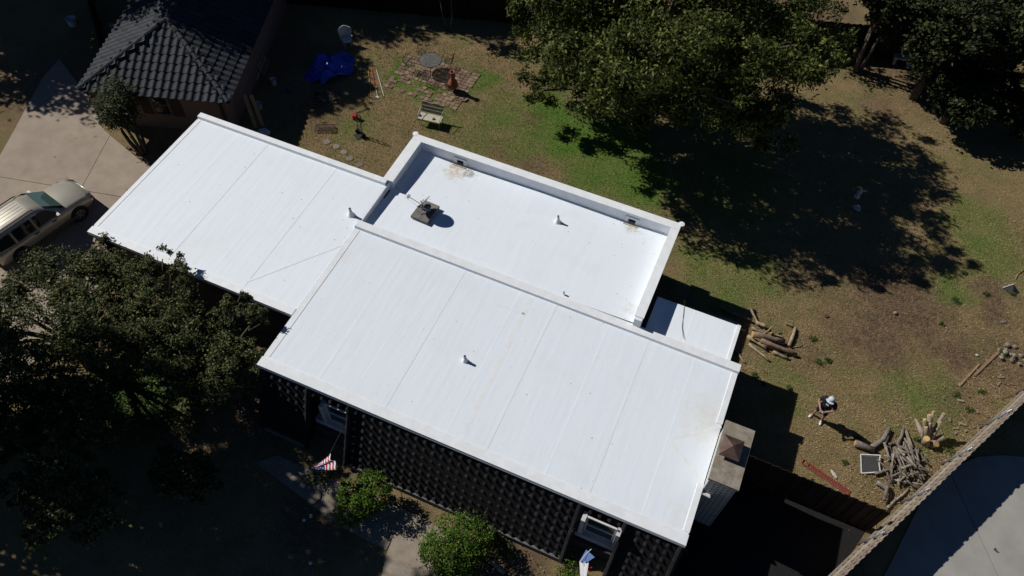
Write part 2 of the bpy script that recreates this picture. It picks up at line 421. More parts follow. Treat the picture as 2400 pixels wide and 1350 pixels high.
LEAF = {
 'big': leaf_mat("pecan_leaf", (.020, .032, .006), (.052, .072, .012), (.180, .190, .048), .25),
 'oak': leaf_mat("oak_leaf", (.022, .031, .009), (.056, .068, .020), (.165, .172, .065), .16),
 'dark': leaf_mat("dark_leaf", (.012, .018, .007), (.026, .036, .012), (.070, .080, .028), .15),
 'shrub': leaf_mat("shrub_leaf", (.028, .070, .006), (.060, .120, .012), (.150, .200, .030), .22),
 'myrtle': leaf_mat("myrtle_leaf", (.022, .034, .012), (.050, .064, .022), (.120, .125, .060), .2),
 'weed': leaf_mat("weed_leaf", (.030, .060, .012), (.060, .100, .022), (.110, .140, .045), .2),
}
# ================================================================== SETTING
def flat(poly, z, name, m, thick=0.03):
    mb = MB(); mb.prism(poly, z - thick, z); return struct(name, mb, m)

mb = MB(); N = 200
mb.add([(-N,-N,0),(N,-N,0),(N,N,0),(-N,N,0)], [(0,1,2,3)])
struct("ground", mb, M['ground'])

def slabs(name, polys, z, m, base_poly):
    """a concrete surface cut into slabs by open joints"""
    b = MB(); b.prism(base_poly, 0.004, z - 0.03); root = struct(name, b, M['joint'])
    for q in polys:
        s = MB(); s.prism(q, 0.002, z); s.build("slab", m, root)
    return root

def ppoly(*px): return [at(x, y).to_2d() for (x, y) in px]
def shrink(poly, d):
    c = sum((Vector(p) for p in poly), Vector((0,0))) / len(poly)
    return [Vector(p) + (c - Vector(p)).normalized() * d for p in poly]
def split(poly, a, b, gap=.012):
    """cut a convex polygon along the line a-b"""
    a = Vector(a); b = Vector(b); n = Vector((-(b-a).y, (b-a).x)).normalized()
    out = []
    for sgn in (1, -1):
        r_ = []
        for i in range(len(poly)):
            p = Vector(poly[i]); q = Vector(poly[(i+1) % len(poly)])
            dp = (p-a).dot(n)*sgn - gap; dq = (q-a).dot(n)*sgn - gap
            if dp >= 0: r_.append(p)
            if dp*dq < 0: r_.append(p + (q-p)*(dp/(dp-dq)))
        out.append(r_)
    return out

dp = [Vector(p) for p in ((-33, 3.0), (-22.2, 3.0), (-22.2, 10.8), (-22.2, 14.0))] + ppoly((352,392),(322,372),(290,345),(262,322),(240,300),(225,262),(205,225),(140,140),(100,185),(37,302),(0,368),(-120,590))
dpoly = [dp]
l1 = (at(205,418).to_2d(), at(257,322).to_2d()); l2 = (at(12,418).to_2d(), at(85,430).to_2d()); l3 = (at(120,272).to_2d(), at(208,278).to_2d())
def cutall(polys, ln):
    o = []
    for q in polys: o += [k for k in split(q, *ln) if len(k) > 2]
    return o
dslabs = cutall([dp], l1)
dslabs2 = []
for q in dslabs:
    c = sum((Vector(p) for p in q), Vector((0,0)))/len(q)
    dslabs2 += cutall([q], l2)
dslabs = dslabs2
slabs("driveway", dslabs, .05, M['drive_concrete'], dp)

np_ = [Vector(p) for p in ((7.4, 2.0), (30, 2.0), (34, 23.5), (22.0, 24.5), (17.6, 22.9), (15.0, 20.4))]
np_ = [Vector((6.9, 2.0)), Vector((36, 2.0)), Vector((36, 18.4)), at(2400,1073).to_2d()+Vector((3.0,.35)), at(2400,1073).to_2d(), at(2350,1068).to_2d(), at(2290,1072).to_2d(), at(2250,1090).to_2d(), at(2160,1172).to_2d()]
s0 = cutall([np_], (at(2230,1120).to_2d(), at(2337,1350).to_2d()))
slabs("concrete_yard", s0, .05, M['pale_concrete'], np_)

flat([Vector((2.6,3.0)), Vector((5.2,3.0)), Vector((8.7,13.3)), Vector((3.7,13.35)), Vector((2.6,11.0))], .02, "side_shade_sheet", M['side_shade'], .018)  # added dark sheet: paints the shade between house and brown fence
pw = ppoly((560,1105),(640,1075),(760,1140),(880,1215),(1000,1225),(1075,1262),(1055,1350),(900,1370),(925,1245),(800,1230),(690,1190))
pw_main = ppoly((930,1235),(1000,1222),(1078,1265),(1020,1400),(885,1400),(905,1300))
pw_left = ppoly((600,1085),(650,1068),(1000,1218),(930,1238),(905,1290),(800,1235))
wk = cutall([pw_main], (at(927,1243).to_2d(), at(905,1300).to_2d()))
b_ = MB(); b_.prism(pw_left, .004, .03); wroot = struct("front_walk", b_, M['path_concrete'])
for q in wk: 
    s = MB(); s.prism(q, .006, .045); s.build("slab", M['path_concrete'], wroot)

# ================================================================== HOUSE
house = thing("house", "single storey house with flat white membrane roofs and dark tiled front slope", "house", HB)
def hp(name, mb, m, parent=None, smooth=False): return mb.build(name, m, parent or house, smooth, world=True)
WARP = []
X0, X1, YF, YB, ZR = -12.60, 2.70, 8.85, 15.82, 3.30         # main roof, falling towards +X
def fall(x): return 1 - .182*max(0., min(1., (x - X0)/(X1 - X0)))
def warp(o):
    bx = base_of(o)
    for v in o.data.vertices:
        u = (1 - fall(v.co.x + bx.x))/.182; v.co.y += .28*u*v.co.z/3.2; v.co.z *= 1 - .182*u
    for c in o.children: warp(c)
LX0, LYF, LYB, ZL = -21.74, 11.07, 18.2, 3.28                 # carport side roof
WX0, WX1, WYB, ZP = -12.82, -1.08, 20.97, 3.42                  # rear wing
# walls
m_ = MB(); m_.box(X0+.12, X1-.12, 8.98, 15.78, 0, 2.98); WARP.append(hp("wall", m_, M['dark_wall']))
m_ = MB(); m_.box(LX0+.15, X0+.1, LYF+.25, LYB-.15, 0, 2.95); hp("wall", m_, M['dark_wall'])
m_ = MB(); m_.box(WX0+.1, WX1-.1, 15.80, WYB-.1, 0, 2.66); hp("wall", m_, M['dark_wall'])
# fascia boards
m_ = MB(); m_.box(X0+.03, X1-.03, YF+.03, YB-.03, 2.95, 3.19); WARP.append(hp("fascia", m_, M['fascia']))
m_ = MB(); m_.box(LX0+.03, X0+.02, LYF+.03, LYB-.03, 2.92, 3.18); hp("fascia", m_, M['fascia'])
m_ = MB(); m_.box(WX0+.03, WX1-.03, 15.9, WYB-.03, 2.62, 2.80); hp("fascia", m_, M['fascia'])

def sheets(name, xs, y0, y1, z, m, parent, lap=.07):
    for i in range(len(xs)-1):
        s = MB(); s.box(xs[i], xs[i+1] - .004, y0, y1, z-.10, z + (0.004 if i % 2 else 0.0)); hp("roof_sheet", s, m, parent)
    for i in range(1, len(xs)-1):
        g = MB(); g.box(xs[i]-lap, xs[i]+.004, y0+.02, y1-.02, z, z+.005); hp("seam_lap", g, M['membrane'], parent)
        g = MB(); g.box(xs[i]+.0045, xs[i]+.0165, y0+.05, y1-.05, z, z+.0045); hp("seam_grime", g, M['seam_grime'], parent)

root = MB(); root.box(X0+.02, X1-.02, YF+.02, YB-.02, 3.17, 3.205); main_roof = hp("main_roof", root, M['white_trim'])
sx = [X0, -10.4, -7.9, -5.6, -4.2, -2.1, -.6, 1.2, X1]
sheets("roof_sheet", sx, YF, YB, ZR, M['main_membrane'], main_roof)
def lap_strip(pa, pb, wd, z, parent, m=None):
    a = at(*pa, z); b = at(*pb, z); z_ = z
    if parent is main_roof:
        a = at(*pa, z*fall(a.x)); b = at(*pb, z*fall(b.x)); a.y -= .28*(1-fall(a.x))/.182; b.y -= .28*(1-fall(b.x))/.182
    g = MB(); g.bar((a.x,a.y,z+.003), (b.x,b.y,z+.003), wd, .005); hp("membrane_strip", g, m or M['white_trim'], parent)
lap_strip((1252,688), (1078,1035), .16, ZR, main_roof)
lap_strip((1165,712), (1230,737), .10, ZR, main_roof)
lap_strip((1565,1030), (1690,1000), .12, ZR+.001, main_roof)
lap_strip((1567,1032), (1645,1125), .12, ZR+.001, main_roof)
# edge curbs of the main roof
def curb(name, x0, x1, y0, y1, z0, z1, bev, sides, parent, m=None):
    """a low membrane covered curb whose top is narrower than its foot"""
    l, r_, f, b = sides
    q = MB(); vs = [(x0,y0,z0),(x1,y0,z0),(x1,y1,z0),(x0,y1,z0),(x0+bev*l,y0+bev*f,z1),(x1-bev*r_,y0+bev*f,z1),(x1-bev*r_,y1-bev*b,z1),(x0+bev*l,y1-bev*b,z1)]
    q.add(vs, [(3,2,1,0),(4,5,6,7),(0,1,5,4),(1,2,6,5),(2,3,7,6),(3,0,4,7)]); return hp(name, q, m or M['white_trim'], parent)
curb("edge_curb", X0-.03, X1+.03, YB-.36, YB+.03, ZR-.13, ZR+.13, .05, (0,0,1,.4), main_roof)
curb("edge_curb", X0-.02, X1+.02, YF-.03, YF+.40, ZR-.13, ZR+.030, .05, (0,0,.3,1), main_roof)
curb("edge_curb", X1-.24, X1+.02, YF+.42, 11.0, ZR-.13, ZR+.032, .05, (1,.2,0,0), main_roof)
curb("edge_curb", X1-.24, X1+.02, 13.32, YB-.37, ZR-.13, ZR+.032, .05, (1,.2,0,0), main_roof)
curb("edge_curb", X0-.02, X0+.26, YF+.42, YB-.37, ZR-.06, ZR+.012, .05, (.2,1,0,0), main_roof)
# carport side roof
root = MB(); root.box(LX0+.02, X0, LYF+.02, LYB-.02, 3.14, 3.185); side_roof = hp("side_roof", root, M['white_trim'])
sheets("roof_sheet", [LX0, -19.6, -18.2, -16.3, -14.9, X0-.03], LYF, LYB, ZL, M['membrane'], side_roof)
curb("edge_curb", LX0-.02, X0-.05, LYB-.30, LYB+.03, ZL-.12, ZL+.13, .06, (0,0,1,.3), side_roof)
curb("edge_curb", LX0-.02, X0-.05, LYF-.03, LYF+.34, ZL-.12, ZL+.025, .05, (0,0,.3,1), side_roof)
curb("edge_curb", LX0-.03, LX0+.22, LYF+.36, LYB-.32, ZL-.12, ZL+.012, .05, (.3,1,0,0), side_roof)
lap_strip((578,660), (822,566), .10, ZL+.001, side_roof)
# rear wing: sloped floor with two drainage valleys and parapets
pS1 = at(1080,384,2.85); pS2 = at(1482,518,2.85); apx = at(1228,500,2.9); ap2 = at(1540,590,2.9)
fl = MB(); yi = WYB - .28; xl = X0 + .02; xr = WX1 - .28
vs = [(xl,15.9,2.99), (xr,16.1,2.97), (xr,yi,2.88), (pS2.x+.05,yi,2.83), (apx.x+.3,yi,2.885), (pS1.x,yi,2.83), (xl,yi,2.89), (apx.x,apx.y,2.905), (ap2.x,ap2.y,2.92), (xl,18.0,2.94), (xr,18.0,2.94)]
fl.add(vs, [(0,1,10,8,7,9),(9,7,5),(9,5,6),(7,4,5),(7,3,4),(7,8,3),(8,2,3),(8,10,2)])
wing_roof = hp("wing_roof", fl, M['wing_membrane'])
def parapet(x0, x1, y0, y1, z0=2.4, z1=ZP): 
    q = MB(); q.box(x0, x1, y0, y1, z0, z1); return hp("parapet", q, M['white_trim'], wing_roof)
hw = .19
segs = [WX0, pS1.x-hw, pS1.x+hw, pS2.x-hw, pS2.x+hw, WX1]
for i in (0, 2, 4): parapet(segs[i], segs[i+1], yi, WYB, 2.72, ZP-.04)
for i in (1, 3):
    parapet(segs[i], segs[i+1], yi, WYB, 2.72, 2.86); parapet(segs[i], segs[i+1], yi, WYB, 3.12, ZP-.04)
parapet(WX1-.28, WX1, 16.0, yi-.01, 2.72, ZP-.04)
parapet(WX0, WX0+.38, LYB-.02, yi-.01, 2.72, ZP-.04)
parapet(X0-.025, X0+.03, 15.9, LYB-.03, 2.72, ZL+.005)
for (x0,x1,y0,y1) in ((WX0-.03,WX1+.03,yi-.04,WYB+.03),(WX1-.32,WX1+.03,16.12,yi-.045),(WX0-.03,WX0+.42,LYB-.05,yi-.045)):
    q = MB(); q.box(x0,x1,y0,y1,ZP-.035,ZP); hp("coping", q, M['white_trim'], wing_roof)
for (x, y, s) in ((WX0-.02, WYB+.02, -1), (WX1+.02, WYB+.02, 1)):
    q = MB(); q.lathe([(.13,0),(.13,.05),(.02,.06)], 8, (x, y, ZP-.045)); hp("coping_ear", q, M['white_trim'], wing_roof)
for p in (pS1, pS2):
    fr = MB()
    for (a0,a1,c0,c1) in ((-.30,-.15,2.84,3.2),(.15,.30,2.84,3.2),(-.149,.149,3.09,3.2)): fr.box(p.x+a0,p.x+a1,yi-.035,yi-.003,c0,c1)
    s_ = hp("scupper", fr, M['white_trim'], wing_roof)
    g = MB(); g.box(p.x-.145,p.x+.145,yi+.06,yi+.23,2.86,3.09); hp("scupper_throat", g, M['rubber'], s_)
    g = MB(); g.bar((p.x-.3,yi-.14,2.86),(p.x+.3,yi-.14,2.86),.05,.03); hp("scupper_lip", g, M['cream_paint'], s_)
    g = MB(); g.box(p.x-.20,p.x+.20,WYB-.06,WYB+.22,2.8,3.2); hp("leader_head", g, mat("leader_grey",(.16,.18,.22),.5), s_)
    g = MB(); g.box(p.x-.05,p.x+.05,WYB+.02,WYB+.12,0.05,2.8); hp("downspout", g, M['white_trim'], s_)
# porch roof
PX0, PX1, PYB, PZ = WX1+.22, 2.31, 17.85, 2.62
root = MB(); root.box(PX0, PX1-.04, 15.9, PYB-.04, 2.32, 2.52); porch = hp("porch_roof", root, M['fascia'])
sheets("roof_sheet", [PX0-.04, .62, PX1], 16.02, PYB, PZ, M['membrane'], porch)
curb("edge_curb", PX1-.14, PX1+.03, 16.02, PYB+.02, PZ-.12, PZ+.03, .03, (1,.2,0,0), porch)
for (x, y) in ((PX1-.15, PYB-.15), (.6, PYB-.15)):
    q = MB(); q.box(x-.06, x+.06, y-.06, y+.06, 0, 2.32); hp("porch_post", q, M['dark_wall'], porch)
# vents through the roof
def vent(px, py, z, s=1.0):
    p = at(px, py, z); b = MB()
    b.lathe([(.17*s,0),(.15*s,.03),(.10*s,.12),(.065*s,.22),(.06*s,.28)], 14, (p.x,p.y,z-.01)); v = hp("vent_pipe", b, M['white_trim'], None, True)
    b = MB(); b.lathe([(.05*s,.26),(.05*s,.36*s+.04),(.035*s,.36*s+.04),(.035*s,.28)], 12, (p.x,p.y,z), False); hp("vent_mouth", b, M['galv'], v)
vent(823, 504, ZL); vent(1307, 520, 2.91, .9); vent(1090, 848, ZR*fall(-4.3))
p = at(1319, 692, 3.05); b = MB(); b.lathe([(.035,0),(.035,.12),(.02,.13)], 8, (p.x, p.y+.10, 3.02)); hp("vent_pipe", b, M['steel'])
# chimney
CX0, CX1, CY0, CY1, CZ_ = 2.735, 3.60, 11.14, 13.24, 3.58
chim = MB(); chim.box(CX0, CX1, CY0, CY1, 0, CZ_); ch = hp("chimney", chim, M['white_brick'])
side = MB(); side.box(CX0-.012, CX0-.004, CY0+.0, CY1, 2.72, CZ_); hp("chimney_side", side, M['white_brick_side'], ch)
b = MB(); b.box(CX0-.06, CX1+.05, CY0-.05, CY1+.05, CZ_+.004, CZ_+.12); hp("chimney_crown", b, M['crown_concrete'], ch)
cc = Vector((3.06, 12.28, 0)); zc = CZ_ + .12
for sx_ in (-1, 1):
    for sy_ in (-1, 1):
        b = MB(); b.box(cc.x+sx_*.20-.015, cc.x+sx_*.20+.015, cc.y+sy_*.22-.015, cc.y+sy_*.22+.015, zc, zc+.22); hp("cap_leg", b, M['rust_cap'], ch)
b = MB(); b.lathe([(.15,zc-.01),(.15,zc+.14),(.12,zc+.14),(.12,zc+.02)], 14, (cc.x,cc.y,0), False); hp("flue", b, M['clay'], ch)
b = MB(); h_ = .33; g_ = .375
b.add([(cc.x-h_,cc.y-g_,zc+.22),(cc.x+h_,cc.y-g_,zc+.22),(cc.x+h_,cc.y+g_,zc+.22),(cc.x-h_,cc.y+g_,zc+.22),(cc.x,cc.y,zc+.38),(cc.x-h_,cc.y-g_,zc+.19),(cc.x+h_,cc.y-g_,zc+.19),(cc.x+h_,cc.y+g_,zc+.19),(cc.x-h_,cc.y+g_,zc+.19)], [(0,1,4),(1,2,4),(2,3,4),(3,0,4),(5,6,1,0),(6,7,2,1),(7,8,3,2),(8,5,0,3),(8,7,6,5)])
hp("chimney_cap", b, M['rust_cap'], ch)
b = MB(); b.obox((CX0+.12, CY0-.10, 2.62), (.30,.18,.03), (R(-35),R(10),0)); hp("chimney_flashing", b, M['white_trim'], ch)

# ---- tiled front slope (mansard) with two recessed windows
MT = Vector((0, 8.90, 3.16)); MBt = Vector((0, 7.92, .28)); SL = (MBt - MT).length
sd = (MBt - MT).normalized(); sn = Vector((0, sd.z, -sd.y)); sn = sn if sn.y < 0 else -sn
def on_slope(px, py):
    d = CX*(px-1200.0) + CY*(675.0-py) - CZ*F_PX; o_ = Vector((0,0,CAM_H))
    t = (MT - o_).dot(sn) / d.dot(sn); return o_ + d*t
oL0 = on_slope(722, 975).x; oL1 = on_slope(812, 1035).x; oR0 = on_slope(1336, 1260).x; oR1 = on_slope(1440, 1295).x
OPEN = [(oL0, oL1), (oR0, oR1)]
def inopen(x, mrg=0.0): return any(a - mrg < x < b + mrg for a, b in OPEN)
b = MB()
xs_ = [X0+.05, oL0, oL1, oR0, oR1, X1-.05]
for i in (0, 2, 4):
    a0, a1 = xs_[i], xs_[i+1]
    b.add([(a0,MT.y,MT.z),(a1,MT.y,MT.z),(a1,MBt.y,MBt.z),(a0,MBt.y,MBt.z),(a0,8.97,MT.z),(a1,8.97,MT.z),(a1,8.97,MBt.z),(a0,8.97,MBt.z)], [(0,1,2,3),(0,3,7,4),(1,5,6,2),(3,2,6,7),(0,4,5,1)])
mans = hp("front_slope", b, M['slope_felt']); WARP.append(mans)
b = MB(); b.box(X0+.04, oL0-.02, 7.86, 9.03, 0, .27); b.box(oL1+.02, oR0-.02, 7.86, 9.03, 0, .27); b.box(oR1+.02, X1-.06, 7.86, 9.03, 0, .27); hp("base_ledge", b, mat("base_ledge", (.15,.14,.13), .9, (.10,.095,.09), 4, bump=.3))
n = 6; tv = []; tf = []
for (yy, rx, rz_, lift) in ((0.06,.04,.02,-.07),(.15,.070,.062,-.035),(.28,.084,.075,.04)):
    for k in range(n+1):
        a = math.pi*k/n; tv.append((math.cos(a)*rx, yy, math.sin(a)*rz_ + lift))
for r_ in range(2):
    for k in range(n): tf.append((r_*(n+1)+k, r_*(n+1)+k+1, (r_+1)*(n+1)+k+1, (r_+1)*(n+1)+k))
tv += [(.084,.28,-.05),(-.084,.28,-.05)]
tf.append(tuple(range(2*n+2, 3*n+3)) + (3*n+4, 3*n+3))
tm = bpy.data.meshes.new("mansard_tile"); tm.from_pydata(tv, [], tf); tm.update(); tm.materials.append(M['mansard_tile'])
pitch = .325; ncol = int((X1-X0-.2)/pitch); rows = 8; ex = (SL-.02)/rows
frame = Matrix((Vector((1,0,0)), sd, sn)).transposed().to_4x4()
cells = []
for c in range(ncol):
    x = X0 + .22 + c*pitch
    for r_ in range(rows):
        if inopen(x, .10) and r_ > 0: continue
        o0 = MT + sd*(r_*ex - .01); cells.append((Vector((x, o0.y, o0.z)) + sn*.005, c, r_))
cells.sort(key=lambda q: -q[0].x)
rest = MB()
for i, (p, c, r_) in enumerate(cells):
    uu = (1-fall(p.x))/.182; p = Vector((p.x, p.y + .28*uu*p.z/3.2, p.z*fall(p.x)))
    mw = Matrix.Translation(p - HB) @ frame @ Matrix.Rotation(rnd.uniform(-.03,.03), 4, 'Z') 
    if i < 300: shared(tm, "mansard_tile", house, mw)
    else: rest.add([(mw @ Vector(v)) for v in tv], tf)
o = rest.build("mansard_tiles", M['mansard_tile'], house); o["kind"] = "stuff"
# ridge caps down the sides of both openings and the outer corners
for x in (oL0-.02, oL1+.02, oR0-.02, oR1+.02, X0+.06, X1-.07):
    for k in range(8):
        a = MT + sd*(k*ex+.02); e = MT + sd*((k+1)*ex+.06)
        g = MB(); g.tube([Vector((x,a.y,a.z))+sn*.03, Vector((x,e.y,e.z))+sn*.05], [.085,.11], 8); WARP.append(hp("edge_tile", g, M['mansard_tile']))
# recessed windows
for i, (a0, a1) in enumerate(OPEN):
    cx_ = (a0+a1)/2
    if i == 0: w0, w1 = a0+.55, a1-.06
    else: w0, w1 = a0+.30, a1-.18
    g = MB()
    yb = 8.99; yf = 8.66
    g.box(a0+.03, a1-.03, yf-.02, yb, .9, 1.18)                       # deep sill
    sill = hp("window_sill", g, M['white_stucco'])
    for (j0, j1) in ((w0-.16, w0-.02), (w1+.02, min(w1+.16, a1-.03))):
        g = MB(); g.box(j0, j1, yf, yb, 1.18, 2.40); hp("window_jamb", g, M['white_stucco'])
    g = MB(); g.box(a0+.03, a1-.03, 8.5, yb, 0, .9); hp("window_apron", g, M['dark_wall'])
    win = MB()
    for (u0,u1,z0,z1) in ((w0,w1,1.19,1.26),(w0,w1,2.42,2.5),(w0,w0+.06,1.26,2.42),(w1-.06,w1,1.26,2.42),(w0+.06,w1-.06,1.83,1.88)): win.box(u0,u1,8.80,8.86,z0,z1)
    wn = hp("window", win, M['white_paint'])
    for z0, z1 in ((1.26,1.83),(1.88,2.42)):
        g = MB(); g.box(w0+.06,w1-.06,8.84,8.855,z0,z1); hp("pane", g, M['glass'], wn)
WARP.append(main_roof)
for o in WARP: warp(o)
# ================================================================== BRICK OUTBUILDING with tiled hip roof
ob_a = math.atan2(20.01-17.81, -21.94+28.53)
OB = Vector((-28.53, 17.81, 0)); Wd = 6.95; Dp = 11.0; EZ = 2.42; PK = 4.02; Y2 = Wd/2
ob = thing("brick_outbuilding", "pink brick outbuilding with a dark grey tiled hip roof beside the driveway", "building", OB, ob_a)
b = MB(); b.box(.5, Wd-.5, .45, Dp-.4, 0, EZ-.02); b.build("wall", M['pink_brick'], ob)
b = MB(); b.box(.06, Wd-.06, .06, Dp-.06, EZ-.10, EZ+.0); b.build("eave_soffit", M['dark_wall'], ob)
b = MB(); pv = [(0,0,EZ),(Wd,0,EZ),(Wd,Dp,EZ),(0,Dp,EZ),(Wd/2,Y2,PK),(Wd/2,Dp-Y2,PK)]
b.add(pv, [(0,1,4),(1,2,5,4),(2,3,5),(3,0,4,5),(3,2,1,0)]); b.build("roof_deck", M['dark_wall'], ob)
# one interlocking tile
TW, TL = .366, .47; nn = 8; tv2 = []; tf2 = []
def prof(u):
    return .062*math.sin(math.pi*u/.62) if u < .62 else -.012*math.sin(math.pi*(u-.62)/.38)
for j, (v, lift) in enumerate(((0.0, .045), (TL, .012))):
    for k in range(nn+1): u = k/nn*1.04; tv2.append((u*TW, v, prof(min(u,1.0)) + lift))
for k in range(nn+1): u = k/nn*1.04; tv2.append((u*TW, 0.0, prof(min(u,1.0)) + .010))
for k in range(nn):
    tf2.append((k, k+1, nn+1+k+1, nn+1+k)); tf2.append((k+1, k, 2*(nn+1)+k, 2*(nn+1)+k+1))
tm2 = bpy.data.meshes.new("roof_tile"); tm2.from_pydata(tv2, [], tf2); tm2.update(); tm2.materials.append(M['slate_tile'])
slope = Vector((0, Y2, PK-EZ)); SLn = slope.length; NR = 9; exb = SLn/NR
cand = []
def face(origin, u, inw, length, tri):
    v = (inw*Y2 + Vector((0,0,PK-EZ))).normalized(); n = u.cross(v).normalized()
    fr = Matrix((u, v, n)).transposed().to_4x4()
    for r_ in range(NR):
        y = (r_+.45)*Y2/NR
        lo, hi = y, length - y
        k0 = 0
        while k0*TW < length:
            cxm = k0*TW + TW*.5
            if lo - .10 < cxm < hi + .10:
                p = origin + u*(k0*TW) + v*(r_*exb - .05) + n*.01
                cand.append((p, fr))
            k0 += 1
face(Vector((0,0,EZ)), Vector((1,0,0)), Vector((0,1,0)), Wd, True)
nf = len(cand)
face(Vector((Wd,0,EZ)), Vector((0,1,0)), Vector((-1,0,0)), Dp, False)
face(Vector((0,Dp,EZ)), Vector((0,-1,0)), Vector((1,0,0)), Dp, False)
face(Vector((Wd,Dp,EZ)), Vector((-1,0,0)), Vector((0,-1,0)), Wd, True)
front = cand[:nf]; others = sorted(cand[nf:], key=lambda q: q[0].y)
order = front + others; rest = MB()
for i, (p, fr) in enumerate(order):
    mw = Matrix.Translation(p) @ fr @ Matrix.Rotation(rnd.uniform(-.012,.012), 4, 'Z') @ Matrix.Rotation(rnd.uniform(-.012,.012), 4, 'X')
    if i < 300: shared(tm2, "roof_tile", ob, mw)
    else: rest.add([mw @ Vector(v) for v in tv2], tf2)
o = rest.build("roof_tiles", M['slate_tile'], ob); o["kind"] = "stuff"
def caps(a, b_):
    a = Vector(a); b_ = Vector(b_); L = (b_-a).length; n_ = int(L/.40); d = (b_-a)/n_
    for k in range(n_):
        g = MB(); g.tube([a+d*k+Vector((0,0,.05)), a+d*(k+1.08)+Vector((0,0,.035))], [.125,.105], 8); g.build("ridge_tile", M['slate_tile'], ob)
caps((0,0,EZ), (Wd/2,Y2,PK)); caps((Wd,0,EZ), (Wd/2,Y2,PK)); caps((Wd/2,Y2,PK), (Wd/2,Dp-Y2,PK))
# window with shutters on the front wall
b = MB(); b.box(2.92,3.02,.40,.47,.95,2.15); b.box(3.72,3.82,.40,.47,.95,2.15); b.box(3.02,3.72,.40,.47,2.05,2.15); b.box(3.02,3.72,.38,.47,.90,1.0); b.box(3.02,3.72,.42,.46,1.50,1.55)
wn = b.build("window", mat("tan_frame",(.16,.11,.085),.7), ob)
for z0,z1 in ((1.0,1.5),(1.55,2.05)):
    b = MB(); b.box(3.02,3.72,.435,.455,z0,z1); b.build("pane", M['glass'], wn)
shm = mat("shutter_brown", (.07,.04,.035), .7)
for x0 in (2.38, 3.83):
    b = MB(); b.box(x0,x0+.53,.415,.46,.88,2.2)
    for k in range(12): b.box(x0+.05,x0+.48,.40,.418,.95+k*.1,1.02+k*.1)
    b.build("shutter", shm, ob)
b = MB(); b.box(6.25,6.33,.33,.46,.4,2.32); b.box(6.18,6.33,.18,.34,2.24,2.34); b.build("downspout", M['dark_wall'], ob)

# ================================================================== FENCES
def picket_mesh(name, wd, ht, th, m, ear=.03):
    q = MB(); h = wd/2
    pts = [(-h,0),(h,0),(h,ht-ear),(h-ear,ht),(-h+ear,ht),(-h,ht-ear)]
    vs = [(x,-th/2,z) for x,z in pts] + [(x,th/2,z) for x,z in pts]; n_ = len(pts)
    q.add(vs, [tuple(range(n_)), tuple(reversed(range(n_,2*n_)))] + [((k+1)%n_, k, n_+k, n_+(k+1)%n_) for k in range(n_)])
    me = q.mesh(name); me.materials.append(m); return me
def fence(name, label, pts, wd, ht, m, side, post_m=None, post_gap=2.4, rail_h=(.35, 1.0, 1.6), steel=False, jit=.03, lean=0.0):
    """board fence along a polyline; rails and posts on the side given (+1 left of direction)"""
    base = Vector((pts[0][0], pts[0][1], 0))
    f_ = thing(name, label, "fence", base)
    me = picket_mesh("picket", wd+.034, ht, .018, m)
    for i in range(len(pts)-1):
        a = Vector((*pts[i], 0)) - base; e = Vector((*pts[i+1], 0)) - base
        d = (e-a); L = d.length; d.normalize(); nrm = Vector((-d.y, d.x, 0))*side; ang = math.atan2(d.y, d.x)
        n_ = int(L/wd)
        for k in range(n_):
            p = a + d*((k+.5)*L/n_) + nrm*(.011 if k % 2 else -.011)
            mw = Matrix.Translation(p + Vector((0,0,rnd.uniform(-jit,jit*.6)))) @ Matrix.Rotation(ang, 4, 'Z') @ Matrix.Rotation(rnd.uniform(-.012,.012), 4, 'Y')
            shared(me, "picket", f_, mw)
        for z in rail_h:
            g = MB(); g.bar(a+nrm*.05+Vector((0,0,z)), e+nrm*.05+Vector((0,0,z)), .045, .09); g.build("rail", m, f_)
        n2 = max(1, round(L/post_gap))
        for k in range(n2+1):
            p = a + d*(L*k/n2) + nrm*.10
            g = MB()
            if steel:
                g.tube([p, p+Vector((0,0,ht-.05))], .035, 8); po = g.build("post", M['galv'], f_, True)
                c_ = MB(); c_.lathe([(.045,0),(.045,.03),(.02,.06)], 8, p+Vector((0,0,ht-.05))); c_.build("post_cap", M['steel'], po)
                for z in rail_h[1:]:
                    c_ = MB(); c_.bar(p+Vector((0,0,z))-d*.06, p+Vector((0,0,z))+d*.06, .10, .04); c_.build("bracket", M['galv'], po)
            else:
                g.obox(p+Vector((0,0,ht/2-.05)), (.09,.09,ht-.1), Matrix.Rotation(ang,3,'Z')); g.build("post", m, f_)
    if lean:
        d = Vector((pts[1][0]-pts[0][0], pts[1][1]-pts[0][1], 0)).normalized(); f_.rotation_euler = Matrix.Rotation(lean, 3, d).to_euler()
    return f_
fence("board_fence", "weathered grey board fence with steel posts beside the concrete yard", [(7.40,10.47),(14.6,23.36)], .145, 1.9, M['weathered_wood'], 1, steel=True, post_gap=2.35, lean=R(6))
fence("board_fence", "dark brown board fence running from the chimney to the grey fence", [(3.62,13.40),(8.78,13.33)], .145, 1.8, M['brown_wood'], 1, jit=.02)
fence("board_fence", "long dark brown back fence behind the big tree", [(-27.5,29.6),(-12,34.6),(12,42.0)], .15, 1.95, M['brown_wood'], -1)
fence("board_fence", "shaded reddish fence beside the brick outbuilding in the corner", [(-35.5,25.6),(-29.8,20.6)], .15, 1.7, M['brown_wood'], 1)
